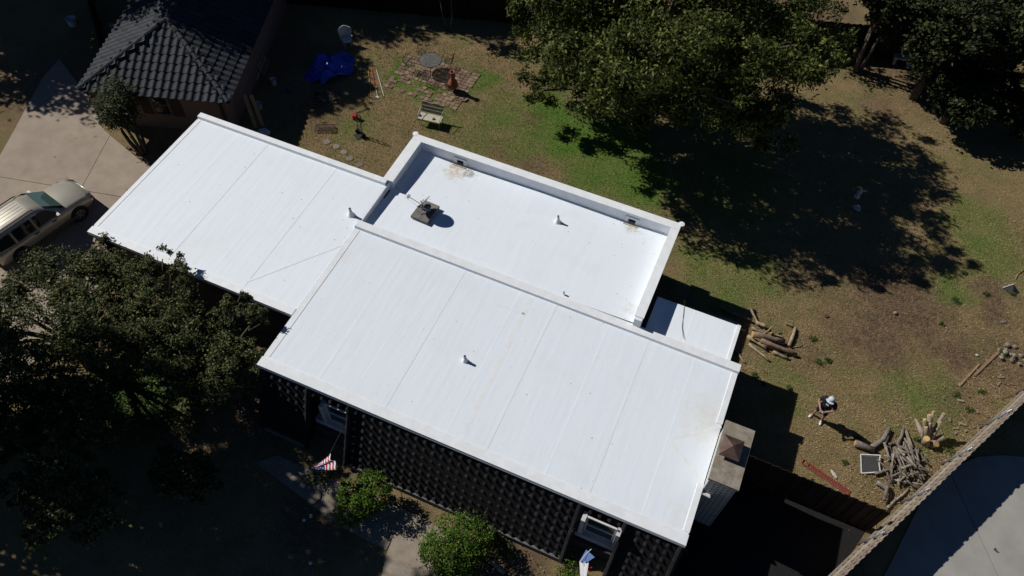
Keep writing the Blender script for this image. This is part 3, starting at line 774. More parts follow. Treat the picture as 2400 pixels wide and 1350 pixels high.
# ================================================================== VEGETATION
rs = np.random.default_rng(11)
def leaf_mesh(name, pts, size, m, aspect=.5, up=.35, droop=0.0, outward=None):
    """one quad leaf at every point"""
    n = len(pts)
    d = rs.normal(size=(n,3)); d[:,2] = d[:,2]*.6 - droop; d /= np.linalg.norm(d,axis=1)[:,None]
    nr = rs.normal(size=(n,3)); nr[:,2] = np.abs(nr[:,2]) + up
    if outward is not None: nr += outward*.8
    w_ = np.cross(nr, d); w_ /= np.linalg.norm(w_,axis=1)[:,None] + 1e-9
    L = (size*rs.uniform(.6,1.35,n))[:,None]
    v = np.empty((n,4,3)); v[:,0] = pts - d*L*.5; v[:,1] = pts + w_*L*aspect*.5; v[:,2] = pts + d*L*.5; v[:,3] = pts - w_*L*aspect*.5
    me = bpy.data.meshes.new(name); me.vertices.add(4*n); me.vertices.foreach_set("co", v.ravel())
    me.loops.add(4*n); me.loops.foreach_set("vertex_index", np.arange(4*n, dtype=np.int32))
    me.polygons.add(n); me.polygons.foreach_set("loop_start", np.arange(0,4*n,4,dtype=np.int32)); me.polygons.foreach_set("loop_total", np.full(n,4,dtype=np.int32))
    me.update(calc_edges=True); me.materials.append(m); return me

def crown_points(blobs, n, clump=.32, nclump=None, hollow=.55):
    """points in leafy clumps spread through the shells of ellipsoid blobs (c, (rx,ry,rz))"""
    vol = np.array([(b[1][0]*b[1][1]*b[1][2])**.67 for b in blobs]); vol /= vol.sum()
    P = []; O = []
    for (c, r_), f_ in zip(blobs, vol):
        k = int(n*f_); nc = max(6, int((nclump or 60)*f_))
        cd = rs.normal(size=(nc,3)); cd /= np.linalg.norm(cd,axis=1)[:,None]
        cr = hollow + (1-hollow)*rs.random(nc)**.7
        cc_ = cd*cr[:,None]
        idx = rs.integers(0,nc,k)
        q = cc_[idx] + rs.normal(size=(k,3))*clump*rs.uniform(.5,1.2,nc)[idx][:,None]
        q *= np.array(r_); P.append(q + np.array(c)); o_ = q/np.array(r_); O.append(o_/(np.linalg.norm(o_,axis=1)[:,None]+1e-6))
    return np.concatenate(P), np.concatenate(O)

def tree(name, label, base, blobs, n, size, lm, bm, trunk_r=.22, stems=1, group=None, cat="tree", clump=.22, nclump=220, hollow=.5, aspect=.5, droop=0., zmin=.25, twigs=0, gap=None):
    base = Vector(base); t = thing(name, label, cat, base, group=group)
    bl = [(Vector(c)-base, r_) for c, r_ in blobs]
    bl = [((c.x,c.y,c.z), r_) for c, r_ in bl]
    P, O = crown_points(bl, n, clump, nclump, hollow)
    k = P[:,2] > zmin; P = P[k]; O = O[k]
    if gap is not None:
        k = gap(P + np.array(base)); P = P[k]; O = O[k]
    me = leaf_mesh("crown", P, size, lm, aspect, .35, droop, O)
    o = bpy.data.objects.new("crown", me); link(o); o.parent = t
    top = max(c[2] for c, r_ in bl)
    mb = MB(); fork = Vector((0,0,min(top*.45, 2.6)))
    cen = sum((Vector(c) for c, r_ in bl), Vector())/len(bl)
    if stems == 1:
        f2 = fork + Vector((cen.x*.25, cen.y*.25, 0))
        mb.tube([(0,0,-.05), (cen.x*.05,cen.y*.05,fork.z*.4), f2], [trunk_r*1.25, trunk_r*.95, trunk_r*.8], 8)
        starts = [f2]
    else:
        starts = []
        for s_ in range(stems):
            a = 2*math.pi*s_/stems + rnd.uniform(-.3,.3); r0 = trunk_r*.8
            e = Vector((math.cos(a)*.35 + cen.x*.5, math.sin(a)*.35 + cen.y*.5, fork.z*1.1))
            mb.tube([(math.cos(a)*r0, math.sin(a)*r0, -.05), e*.5 + Vector((math.cos(a)*.12, math.sin(a)*.12, 0)), e], [trunk_r*.55, trunk_r*.42, trunk_r*.3], 7)
            starts.append(e)
    mb.build("trunk", bm, t, True)
    mb = MB()
    for i, (c, r_) in enumerate(bl):
        s_ = starts[i % len(starts)]; c = Vector(c); mid = (s_+c)/2 + Vector((rnd.uniform(-.3,.3), rnd.uniform(-.3,.3), .2))
        mb.tube([s_, mid, c], [trunk_r*.5, trunk_r*.3, trunk_r*.12], 6)
        for _ in range(4):
            e = c + Vector((rnd.uniform(-1,1)*r_[0], rnd.uniform(-1,1)*r_[1], rnd.uniform(-.4,.9)*r_[2]))*.8
            mb.tube([mid.lerp(c,.6), (mid+e)/2+Vector((0,0,.1)), e], [trunk_r*.16, trunk_r*.1, .012], 5)
    o = mb.build("limbs", bm, t, True)
    return t

def blobset(c, r_, n, sub=.42, seed=0, flat=1.0):
    """a main body and lobes round it so the outline is uneven"""
    q = random.Random(seed); out = [(c, (r_[0]*.72, r_[1]*.72, r_[2]*.75))]
    for i in range(n):
        a = 2*math.pi*(i+.5*q.random())/n; el = q.uniform(-.45,.75)
        f_ = q.uniform(.62,.86)
        p = (c[0]+math.cos(a)*math.cos(el)*r_[0]*f_, c[1]+math.sin(a)*math.cos(el)*r_[1]*f_, c[2]+math.sin(el)*r_[2]*f_)
        s_ = q.uniform(.8,1.25)*sub
        out.append((p, (r_[0]*s_, r_[1]*s_, r_[2]*s_)))
    return out

# openings in the crowns through which the photograph shows sunlit spots
SV = Vector((math.cos(SHADOW_AZ), math.sin(SHADOW_AZ), 0))*1.17
def openings(spots):
    sp = [(at(px, py, z), r_) for (px, py, z, r_) in spots]
    def keep(P):
        k = np.ones(len(P), bool)
        for c, r_ in sp:
            d = P[:,2] - c.z; x = P[:,0] + SV.x*d - c.x; y = P[:,1] + SV.y*d - c.y
            k &= ~((d > 0) & (x*x + y*y < (r_*rs.uniform(.75,1.2,len(P)))**2))
        return k
    return keep
LIT = openings([(765,1085,2.0,.8), (845,1150,1.2,.75), (1072,1262,1.2,1.0), (955,1300,0,.75), (930,1350,0,.6), (340,925,0,1.0), (1110,1330,0,.8), (1368,1325,1.2,.35), (610,950,0,.3), (430,950,0,.35)])
# the big spreading tree behind the house
big = blobset((-4.9, 28.6, 5.8), (5.6, 5.4, 3.6), 16, .33, 3)
big += [((-9.4, 29.4, 4.0), (1.7, 1.6, 1.5)), ((-10.0, 30.5, 4.6), (1.6, 1.8, 1.8)), ((-6.4, 26.8, 3.4), (1.3, 1.0, 1.0)), ((-8.2, 28.0, 3.0), (1.5, 1.3, 1.2)), ((-10.2, 28.6, 3.0), (1.5, 1.4, 1.3)), ((-11.0, 30.2, 4.0), (1.5, 1.5, 1.4)), ((-9.4, 27.2, 2.2), (1.0, .8, .7)), ((-1.0, 25.4, 6.2), (1.6, 1.5, 1.3)), ((-3.4, 25.4, 4.6), (1.3, 1.2, 1.2)), ((.6, 28.3, 7.4), (1.6, 1.8, 1.2)), ((-4.5, 30.0, 9.3), (2.2, 2.2, 1.0)), ((-.5, 31.5, 6.5), (2.0, 2.0, 1.6)), ((-4.2, 33.6, 6.2), (2.4, 2.0, 2.0)), ((-.8, 33.8, 6.2), (2.2, 1.9, 1.9)), ((1.6, 30.6, 5.4), (1.6, 1.7, 1.5)), ((-7.6, 32.6, 5.4), (2.0, 1.8, 1.8)), ((.8, 26.6, 4.6), (1.2, 1.2, 1.1))]
tree("shade_tree", "large spreading leafy tree between the white wing roof and the back fence", (-4.6, 29.2, 0), big, 140000, .20, LEAF['big'], M['bark'], .34, cat="tree", clump=.15, nclump=700, hollow=.45, aspect=.40, droop=.55)
# oaks in front of the side roof
gF = "trees along the front of the side roof"
tree("oak_tree", "dense olive-green tree crown at the left edge below the parked car", (-20.2, 7.4, 0), blobset((-20.6, 7.2, 3.3), (3.1, 2.8, 1.5), 12, .36, 5), 46000, .11, LEAF['oak'], M['bark'], .2, group=gF, clump=.13, nclump=420, gap=LIT)
tree("oak_tree", "dark green tree crown overlapping the middle of the side roof edge", (-16.9, 8.7, 0), blobset((-16.9, 8.6, 3.1), (2.3, 2.0, 1.5), 10, .38, 8) + [((-17.9, 10.9, 3.9), (.8,.55,.45)), ((-17.0,10.6,3.7), (.6,.5,.45)), ((-18.6, 10.2, 3.5), (.7,.7,.6))], 38000, .105, LEAF['oak'], M['bark'], .16, group=gF, clump=.13, nclump=360, gap=LIT)
tree("oak_tree", "tree crown touching the white corner where side roof meets main roof", (-14.1, 8.6, 0), blobset((-14.3, 8.5, 2.8), (1.7, 1.7, 1.4), 9, .38, 9) + [((-14.3, 10.5, 3.8), (.7,.5,.4)), ((-13.5, 10.35, 3.7), (.45,.4,.35))], 28000, .10, LEAF['oak'], M['bark'], .15, group=gF, clump=.13, nclump=300, gap=LIT)
tree("oak_tree", "small separate crown at the front corner of the side roof near the car", (-20.3, 10.4, 0), [((-20.5, 10.4, 2.9), (.85,.75,.8)), ((-19.7, 10.1, 2.8), (.65,.65,.65)), ((-21.0, 10.8, 3.0), (.5,.5,.5))], 9000, .10, LEAF['oak'], M['bark'], .11, group=gF, clump=.18, nclump=90)
tree("oak_tree", "low dark crown at the left edge below the olive-green one", (-19.6, 4.2, 0), blobset((-19.6, 4.4, 2.2), (2.2, 1.6, 1.0), 8, .38, 15), 20000, .12, LEAF['dark'], M['bark'], .14, group=gF, clump=.13, nclump=200, gap=LIT)
for (c_, r_, sd_, lab) in [((-17.6,5.0,2.3),(1.9,1.4,1.0),71,"dark low crown in the shade below the sunlit ground cover"), ((-16.2,2.6,2.2),(2.0,1.3,1.0),72,"dark low crown nearest the lower left corner"), ((-13.4,4.9,1.5),(1.3,.9,.7),73,"dark bushy crown halfway between the trees and the front walk")]:
    tree("oak_tree", lab, (c_[0], c_[1], 0), blobset(c_, r_, 8, .38, sd_), 15000, .12, LEAF['oak'], M['bark'], .1, group=gF, clump=.14, nclump=170, gap=LIT)
# trees along the back right
gB = "dark trees along the back fence"
for i, (c, r_, lab) in enumerate([((4.3,38.3,4.8),(2.2,2.0,2.2),"dark tree with pale split trunks beside the gap in the back fence"), ((7.4,37.4,4.6),(2.8,2.4,2.6),"dense dark tree above the pale stone bench in the back corner"),
        ((10.8,38.4,4.6),(3.0,2.8,2.8),"dark tree second from the right edge at the back"), ((13.6,36.2,4.4),(2.8,2.8,2.6),"dark tree at the right edge of the picture at the back"), ((9.0,36.2,1.9),(1.9,1.5,1.4),"low dark tree filling the gap below the back trees"), ((12.4,36.6,1.9),(2.0,1.6,1.4),"low dark tree at the right below the back trees"), ((15.0,31.6,3.8),(1.9,2.0,2.0),"tree half outside the right edge whose shade crosses the lawn")]):
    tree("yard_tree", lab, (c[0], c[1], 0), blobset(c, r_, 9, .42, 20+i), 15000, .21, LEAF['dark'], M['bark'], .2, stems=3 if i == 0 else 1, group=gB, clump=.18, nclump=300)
# young sapling with a thin pale trunk
p0 = at(1872, 130); tree("sapling", "thin sapling with a pale bare trunk in front of the back fence", p0, [((p0.x+.1,p0.y+.1,3.3),(1.0,1.0,.5)), ((p0.x-.5,p0.y+.3,3.0),(.6,.6,.4)), ((p0.x+.9,p0.y,3.1),(.6,.6,.4))], 900, .18, LEAF['dark'], M['pale_bark'], .06, cat="sapling", nclump=60, clump=.2)
p0 = at(1052, 72); tree("sapling", "slim forked young tree growing against the back fence near the patio", p0, [((p0.x,p0.y+.2,3.4),(.7,.7,.5)), ((p0.x-.6,p0.y,3.2),(.5,.5,.4))], 900, .18, LEAF['dark'], M['bark'], .06, stems=2, cat="sapling", nclump=50, clump=.2)
# beyond the fences, out of the frame on the sunny side: they shade the corner and the front garden
gO = "tall trees beyond the left edge"
TL = [((-45.5,25.0,6.0),(4.2,4.0,2.8),13000,"furthest to the left"), ((-42,23.0,7.5),(4.4,4.0,3.0),13000,"behind the driveway"), ((-39,28.5,8.5),(5.0,4.6,3.4),14000,"behind the corner fence"), ((-34.5,33.0,9.0),(4.8,3.6,3.2),15000,"behind the outbuilding ridge"), ((-28.0,35.5,8.5),(4.6,3.4,3.2),14000,"behind the wicker chair"), ((-34.6,26.9,10.0),(3.2,3.4,2.2),12000,"above the outbuilding roof")]
for i, (c, r_, n_, wh) in enumerate(TL):
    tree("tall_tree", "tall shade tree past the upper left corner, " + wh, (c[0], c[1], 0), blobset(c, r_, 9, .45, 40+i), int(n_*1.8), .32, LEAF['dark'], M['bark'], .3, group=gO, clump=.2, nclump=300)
gL = "tall trees beyond the lower left corner"
BL = [((-26.0,1.0,6.5),(4.4,4.2,2.8),15000,"nearest the street"), ((-23.5,5.2,10.5),(3.6,2.8,2.2),12000,"whose top reaches furthest over the lawn"), ((-21.3,4.6,14.0),(3.4,2.4,1.9),12000,"tallest of that group"), ((-27,-3.5,8),(4,4,3),9000,"furthest from the house"), ((-30.0,2.2,7.0),(3.2,2.4,2.2),11000,"beside the street end of the driveway"), ((-20.5,3.4,17.0),(3.0,2.4,1.8),11000,"with the highest crown")]
for i, (c, r_, n_, wh) in enumerate(BL):
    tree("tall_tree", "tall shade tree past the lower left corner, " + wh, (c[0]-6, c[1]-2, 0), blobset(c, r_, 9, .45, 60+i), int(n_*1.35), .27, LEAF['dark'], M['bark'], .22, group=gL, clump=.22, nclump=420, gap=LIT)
# clipped shrubs by the front walk
p0 = at(1072, 1300); tree("round_shrub", "bright green clipped round shrub beside the front walk", p0, [((p0.x,p0.y+.1,1.0),(1.0,1.0,.85)), ((p0.x-.3,p0.y-.3,.9),(.75,.75,.75)), ((p0.x+.35,p0.y+.35,.95),(.7,.7,.75)), ((p0.x+.2,p0.y-.4,.8),(.7,.7,.65))], 12000, .085, LEAF['shrub'], M['bark'], .08, cat="shrub", clump=.12, nclump=500, hollow=.8, zmin=.1)
p0 = at(845, 1190); tree("round_shrub", "bright green shrub below the flag, half lit in two wings", p0, [((p0.x+.40,p0.y+.40,1.0),(.62,.62,.65)), ((p0.x+.15,p0.y-.05,.75),(.5,.5,.55)), ((p0.x-.42,p0.y+.15,.8),(.36,.5,.5)), ((p0.x-.10,p0.y-.50,.7),(.48,.45,.5)), ((p0.x+.1,p0.y+.75,1.0),(.45,.3,.4))], 9000, .085, LEAF['shrub'], M['bark'], .08, cat="shrub", clump=.12, nclump=420, hollow=.7, zmin=.1)
for (px, py, s_, lab) in [(1180,1290,.35,"small loose plant right of the round shrub by the front wall"), (1150,1262,.3,"small sprig between the round shrub and the tiled front"), (1330,1345,.45,"leafy plant under the blue and white flag"), (745,1120,.45,"dark low plant under the striped flag")]:
    p0 = at(px, py); tree("garden_plant", lab, p0, [((p0.x,p0.y,.3),(s_,s_,.3))], 500, .09, LEAF['shrub'] if px == 1330 else LEAF['oak'], M['bark'], .015, cat="plant", nclump=40, zmin=.02)
# multi-stemmed shrub leaning over the driveway edge
p0 = at(338, 360); tree("crape_myrtle", "many-stemmed leaning shrub on the driveway corner by the brick wall", p0, [((p0.x-1.2,p0.y+.4,2.2),(.85,.8,.9)), ((p0.x-.9,p0.y+.9,2.5),(.8,.7,.8)), ((p0.x-1.5,p0.y+.1,1.6),(.6,.6,.6)), ((p0.x-.7,p0.y+.5,1.6),(.6,.6,.6))], 6500, .11, LEAF['myrtle'], M['bark'], .16, stems=7, cat="shrub", clump=.22, nclump=160, hollow=.3)
# weeds and tufts that can be told apart
weeds = [(1920,850,.42),(1905,795,.3),(2205,760,.22),(2300,920,.35),(2240,925,.3),(2270,960,.35),(2225,1055,.45),(1980,1085,.25),(1840,830,.3),(1770,880,.3),(1850,910,.25),(2260,640,.3),(2310,690,.3),(2240,705,.4),(2350,830,.4),(2370,690,.25),(1790,900,.2),(1940,845,.3),(2010,1030,.3),(2150,1030,.3)]
for (px, py, s_) in weeds:
    p0 = at(px, py); P, O = crown_points([((0,0,.04),(s_*.55,s_*.45,.06))], 150, .35, 22, .0); P = P[(P[:,2] > .01) & (np.hypot(P[:,0], P[:,1]) < s_*.55)]
    me = leaf_mesh("weed", P, .08, LEAF['weed'], .4, .6); o = bpy.data.objects.new("weed", me); link(o); o.location = p0
    tag(o, "low green weed clump in the dry lawn", "weed", "weed clumps in the dry lawn")
for (px, py, s_) in [(1800,122,.7),(1955,135,.7),(1820,150,.4)]:
    p0 = at(px, py); P, O = crown_points([((0,0,.35),(s_,s_,.4))], 700, .2, 40, .4); P = P[P[:,2] > .01]
    me = leaf_mesh("low_bush", P, .14, LEAF['myrtle'], .4, .5); o = bpy.data.objects.new("low_bush", me); link(o); o.location = p0
    tag(o, "low bush at the foot of the back fence", "bush", "low bushes at the foot of the back fence")
# ivy-like ground cover under the front trees
p0 = at(330, 940); n_ = 5000
P = np.stack([rs.normal(p0.x, 1.3, n_), rs.normal(p0.y, .9, n_), rs.uniform(.02,.14,n_)], 1)
o = bpy.data.objects.new("ground_cover", leaf_mesh("ground_cover", P, .10, LEAF['weed'], .6, 1.2)); link(o); tag(o, "green ground cover leaves under the front trees", "ground cover", kind="stuff")

# blades and dead leaves over the lawn
def inpoly(x, y, poly):
    c = np.zeros(len(x), bool); j = len(poly)-1
    for i in range(len(poly)):
        xi, yi_ = poly[i][0], poly[i][1]; xj, yj = poly[j][0], poly[j][1]
        c ^= ((yi_ > y) != (yj > y)) & (x < (xj-xi)*(y-yi_)/(yj-yi_+1e-12)+xi); j = i
    return c
yard = [(-21,20.5),(-21,18.3),(-12.9,18.3),(-12.9,20.95),(-1.1,20.95),(-1.1,16),(2.7,16),(2.7,13.7),(8.9,13.6),(14.5,22.9),(16,30),(12,41),(-12,34),(-21,31)]
n_ = 620000; x = rs.uniform(-21,16,n_); y = rs.uniform(13.5,41,n_); k = inpoly(x,y,yard) & (rs.random(n_) < np.where(y > 31, .35, 1.0)); x = x[k]; y = y[k]
x2 = rs.uniform(-21,6,40000); y2 = rs.uniform(2.5,8.0,40000); k = (x2 < -9) | (y2 < 5.0) & (x2 > -3); x = np.concatenate([x,x2[k]]); y = np.concatenate([y,y2[k]])
n_ = len(x)
a = rs.uniform(0,6.283,n_); L = rs.uniform(.03,.09,n_); wd = rs.uniform(.005,.014,n_); ln = rs.uniform(.2,1.3,n_)
v = np.empty((n_,3,3)); ca, sa = np.cos(a), np.sin(a)
v[:,0] = np.stack([x-sa*wd, y+ca*wd, np.full(n_,.003)],1); v[:,1] = np.stack([x+sa*wd, y-ca*wd, np.full(n_,.003)],1)
v[:,2] = np.stack([x+ca*L*np.sin(ln), y+sa*L*np.sin(ln), .003+L*np.cos(ln)],1)
me = bpy.data.meshes.new("grass"); me.vertices.add(3*n_); me.vertices.foreach_set("co", v.ravel()); me.loops.add(3*n_); me.loops.foreach_set("vertex_index", np.arange(3*n_,dtype=np.int32))
me.polygons.add(n_); me.polygons.foreach_set("loop_start", np.arange(0,3*n_,3,dtype=np.int32)); me.polygons.foreach_set("loop_total", np.full(n_,3,dtype=np.int32)); me.update(calc_edges=True); me.materials.append(M['grass'])
o = bpy.data.objects.new("grass", me); link(o); tag(o, "patchy dry and green grass blades over the lawn", "grass", kind="stuff")
# fallen leaves and wood chips
def litter(name, label, poly_c, spread, n, size, lm, z=.012):
    P = np.concatenate([np.stack([rs.normal(c[0], s_, int(n*f_)), rs.normal(c[1], s_, int(n*f_)), rs.uniform(.008, z*2, int(n*f_))],1) for c, s_, f_ in zip(*[iter([])]*3)] ) if False else None
litm = leaf_mat("dead_leaf", (.10,.065,.035), (.19,.14,.08), (.34,.28,.18), 0.0, .9, .1)
pts = []
for (px, py, s_, k) in [(2200,1060,1.2,700),(2120,1150,1.0,700),(2300,960,1.2,450),(2080,1130,.8,300),(2350,880,1.3,400),(1150,1330,1.3,900),(620,950,1.6,700),(480,860,1.2,250),(980,140,1.6,300),(2000,800,3.5,120),(230,470,3.0,50),(370,345,.7,250)]:
    c = at(px, py); pts.append(np.stack([rs.normal(c.x,s_,k), rs.normal(c.y,s_,k), rs.uniform(.06,.075,k) if px in (230,) else rs.uniform(.01,.04,k)],1))
P = np.concatenate(pts); P = P[~inpoly(P[:,0],P[:,1],np_)]
o = bpy.data.objects.new("leaf_litter", leaf_mesh("leaf_litter", P, .085, litm, .5, 1.6)); link(o); tag(o, "dry leaves and wood chips scattered over the ground", "leaf litter", kind="stuff")

# specks of debris blown onto the flat roofs
pts = []
for (px, py, z, s_, k) in [(1103,402,2.90,.16,40),(1010,352,2.90,.14,22),(1075,395,2.90,.3,18),(1470,512,2.90,.25,16),(1560,545,2.92,.2,16),(1540,600,2.94,.6,14),(1300,560,2.93,2.2,26),(1050,430,2.93,1.2,16),(1490,715,2.98,.5,14),(700,480,3.285,2.8,26),(1100,870,2.99,2.8,22),(1380,1180,2.90,1.0,10),(1450,740,2.98,.8,10),(600,420,3.285,1.8,12)]:
    c = at(px, py, z); zz = np.full(k, z+.012)
    x_ = rs.normal(c.x, s_, k); y_ = rs.normal(c.y, s_*.7, k)
    if px == 1100 or px == 1380: zz = np.array([ZR*fall(q) + .010 for q in x_])
    pts.append(np.stack([x_, y_, zz], 1))
P = np.concatenate(pts)
o = bpy.data.objects.new("roof_debris", leaf_mesh("roof_debris", P, .038, mat("roof_debris", (.10,.085,.065), .9), .6, 4.0)); link(o); tag(o, "tiny dark specks of debris on the white roofs", "debris", kind="stuff")
# ================================================================== ROOF OBJECTS
def local(o, mb, name, m, smooth=False): return mb.build(name, m, o, smooth)
# satellite dish on ballast blocks
dz = 3.0
c0 = at(962.7,511,dz); c1 = at(1002,527.5,dz); c2 = at(1030.7,487.5,dz)
ux = (c1-c0); uy = (c2-c1); org = c0
dish = thing("satellite_dish", "grey satellite dish on concrete ballast blocks on the wing roof", "satellite dish", (c0+c2)/2)
ax = ux.normalized(); ay = Vector((-ax.y, ax.x, 0)); sw = ux.length; sh = uy.length
rotm = Matrix((ax, ay, Vector((0,0,1)))).transposed()
for i in range(2):
    for j in range(3):
        cx_ = (-.5+(i+.5)/2)*sw; cy_ = (-.5+(j+.5)/3)*sh
        b = MB(); b.obox(ax*cx_ + ay*cy_ + Vector((0,0,.07)), (sw/2-.012, sh/3-.012, .12), rotm); b.build("ballast_block", M['grey_block'], dish)
mp = Vector((-.12,.02,.13))
b = MB(); b.tube([mp, mp+Vector((0,0,.35)), mp+Vector((-.06,0,.50))], .028, 8); b.build("mast", M['galv'], dish)
b = MB()
for d in ((.25,.12),(-.2,.2),(.05,-.28)): b.tube([mp+Vector((0,0,.28)), mp+Vector((d[0],d[1],.0))], .014, 6)
b.build("brace", M['galv'], dish)
dn = Vector((-.80, .22, .60)).normalized(); dc = Vector((-.06,.03,.66)); da = dn.cross(Vector((0,0,1))).normalized(); db = dn.cross(da).normalized()
b = MB(); ring_n = 20; vs = []; fs = []
for k, (r_, off) in enumerate(((0.0,-.05),(.13,-.043),(.25,-.022),(.35,.0),(.355,-.012),(.25,-.036),(.13,-.057))):
    for q in range(ring_n):
        a = 2*math.pi*q/ring_n; vs.append(dc + da*math.cos(a)*r_ + db*math.sin(a)*r_*.92 + dn*off)
for k in range(6):
    for q in range(ring_n): fs.append((k*ring_n+q, k*ring_n+(q+1)%ring_n, (k+1)*ring_n+(q+1)%ring_n, (k+1)*ring_n+q))
b.add(vs, fs); b.build("reflector", M['dish_grey'], dish, True)
tip = at(958,461,3.45) - dish.location
b = MB(); b.tube([dc+dn*-.03-Vector((0,0,.28)), tip], [.016,.014], 6); fa = b.build("feed_arm", M['steel'], dish)
b = MB()
for k in (-1,0,1): b.obox(tip + Vector((.0,.05*k,.05)), (.10,.035,.05))
b.obox(tip, (.06,.16,.04)); b.build("receiver", M['dish_grey'], fa)
p0 = at(1003,494,dz+.13); bk = thing("metal_bucket", "round galvanised metal bucket standing on the ballast blocks behind the dish", "bucket", p0)
b = MB(); b.lathe([(.10,0),(.135,.26),(.145,.27),(.13,.255),(.10,.03)], 18, (0,0,0), False); b.build("shell", M['galv'], bk, True)
b = MB(); b.lathe([(.125,.20),(.0,.201)], 18, (0,0,0), False); b.build("water", mat("bucket_water",(.02,.04,.07),.05,spec=.9), bk)
b = MB(); b.ring((0,0,.2), .16, .008, 14, 5, rot=(R(80),0,R(30)), arc=(0,math.pi)); b.build("handle", M['steel'], bk)
def wire(name, label, pts, r_=.005, m=None, cat="cable"):
    base = Vector(pts[0]); b = MB(); b.tube([Vector(p)-base for p in pts], r_, 5)
    o = b.build(name, m or M['wire'], loc=base); tag(o, label, cat); return o
wire("cable", "thin cable running from the dish to the side roof parapet", [at(958,462,3.4), at(945,452,3.25), at(930,438,3.42), at(918,430,3.43)])
wire("cable", "thin black cable hanging across the small porch roof", [at(1604,703,2.66), at(1603,735,2.635), at(1598,765,2.635), at(1601,792,2.65)])
wire("cable", "second thin black cable beside the first on the small porch roof", [at(1604,712,2.66), at(1601,740,2.635), at(1600,770,2.635), at(1605,796,2.65)])

# ================================================================== PATIO AND YARD FURNITURE
pat = [(-17.75,26.3),(-13.65,26.3),(-13.65,29.35),(-17.75,29.35)]
b = MB(); b.prism([Vector(p) for p in pat], .002, .008); patio = struct("patio", b, M['ground'])
pm = MB(); pm.obox((0,0,0), (.205,.205,.05)); pme = pm.mesh("paver"); pme.materials.append(M['paver'])
pa_ = R(2)
for i in range(18):
    for j in range(13):
        x = -17.63 + i*.228; y = 26.45 + j*.228
        edge = (i in (0,17) or j in (0,12))
        if y < 27.5 and x < -14.6 and rnd.random() < (.35 if edge else .65): continue
        if rnd.random() < .04: continue
        shared(pme, "paver", patio, Matrix.Translation((x+rnd.uniform(-.012,.012), y+rnd.uniform(-.012,.012), .012+rnd.uniform(-.01,.008))) @ Matrix.Rotation(rnd.uniform(-.06,.06),4,'Z') @ Matrix.Rotation(rnd.uniform(-.03,.03),4,'X'))
for (px, py, a, lab) in [(1081,233,.3,"loose brick lying left of the pair below the clay chimney"),(1087,238,.2,"lower of two loose bricks below the clay chimney"),(1093,235,1.3,"upper of two loose bricks below the clay chimney"),(1070,230,.4,"loose brick half in the clay chimney's shadow"),(946,176,.7,"dark and pale broken block at the left edge of the patio")]:
    b = MB(); b.obox((0,0,.05), (.20,.10,.07)); o = b.build("loose_brick", M['paver'], loc=at(px,py)); o.rotation_euler.z = a; tag(o, lab, "brick")
# round glass table
tp = at(1010,166); tb = thing("garden_table", "round glass-topped garden table on the brick patio", "table", tp)
gm = mat("table_glass",(.16,.165,.16),.12,(.12,.125,.12),6,spec=.6); gm.node_tree.nodes["Principled BSDF"].inputs["Alpha"].default_value = .55
b = MB(); b.lathe([(.58,.70),(.58,.708)], 32); b.build("table_top", gm, tb)
b = MB(); b.ring((0,0,.70), .585, .016, 32, 6); b.build("rim", M['black_iron'], tb)
b = MB(); b.ring((0,0,.35), .22, .01, 18, 5); b.build("lower_ring", M['black_iron'], tb)
for k in range(4):
    a = k*math.pi/2+.4; b = MB(); b.tube([(math.cos(a)*.42,math.sin(a)*.42,0),(math.cos(a)*.22,math.sin(a)*.22,.35),(math.cos(a)*.40,math.sin(a)*.40,.69)], .014, 6); b.build("leg", M['black_iron'], tb)
def patio_chair(px, py, face, label):
    t = thing("patio_chair", label, "chair", at(px,py), face, "black wire chairs round the garden table")
    b = MB(); b.ring((0,0,.42), .22, .012, 20, 5)
    for k in range(-4,5):
        h_ = math.sqrt(max(0,.22**2-(k*.05)**2)); b.tube([(k*.05,-h_,.42),(k*.05,h_,.42)], .004, 4); b.tube([(-h_,k*.05,.42),(h_,k*.05,.42)], .004, 4)
    b.build("seat", M['black_iron'], t)
    b = MB(); b.ring((0,.24,.68), .24, .012, 16, 5, rot=(R(78),0,0), arc=(0,math.pi)); b.tube([(-.24,.22,.42),(-.24,.24,.68)],.012,5); b.tube([(.24,.22,.42),(.24,.24,.68)],.012,5)
    for k in range(-3,4): b.tube([(k*.06,.22,.44),(k*.06,.27,.70+.2*math.sqrt(1-(k*.06/.24)**2))], .005, 4)
    b.build("backrest", M['black_iron'], t)
    for sx_ in (-1,1):
        for sy_ in (-1,1):
            b = MB(); b.tube([(sx_*.21,sy_*.21,0),(sx_*.16,sy_*.16,.42)], .011, 5); b.build("leg", M['black_iron'], t)
        b = MB(); b.tube([(sx_*.21,-.12,.42),(sx_*.25,-.1,.62),(sx_*.25,.2,.62)], .01, 5); b.build("armrest", M['black_iron'], t)
patio_chair(962,166,R(60),"black wire chair on the left of the garden table")
patio_chair(1052,158,R(-80),"black wire chair on the right of the garden table in tree shade")
patio_chair(1000,197,R(170),"black wire chair in front of the garden table, left of the clay chimney")
patio_chair(1036,196,R(200),"black wire chair directly left of the clay chimney")
patio_chair(990,138,R(20),"black wire chair behind the garden table")
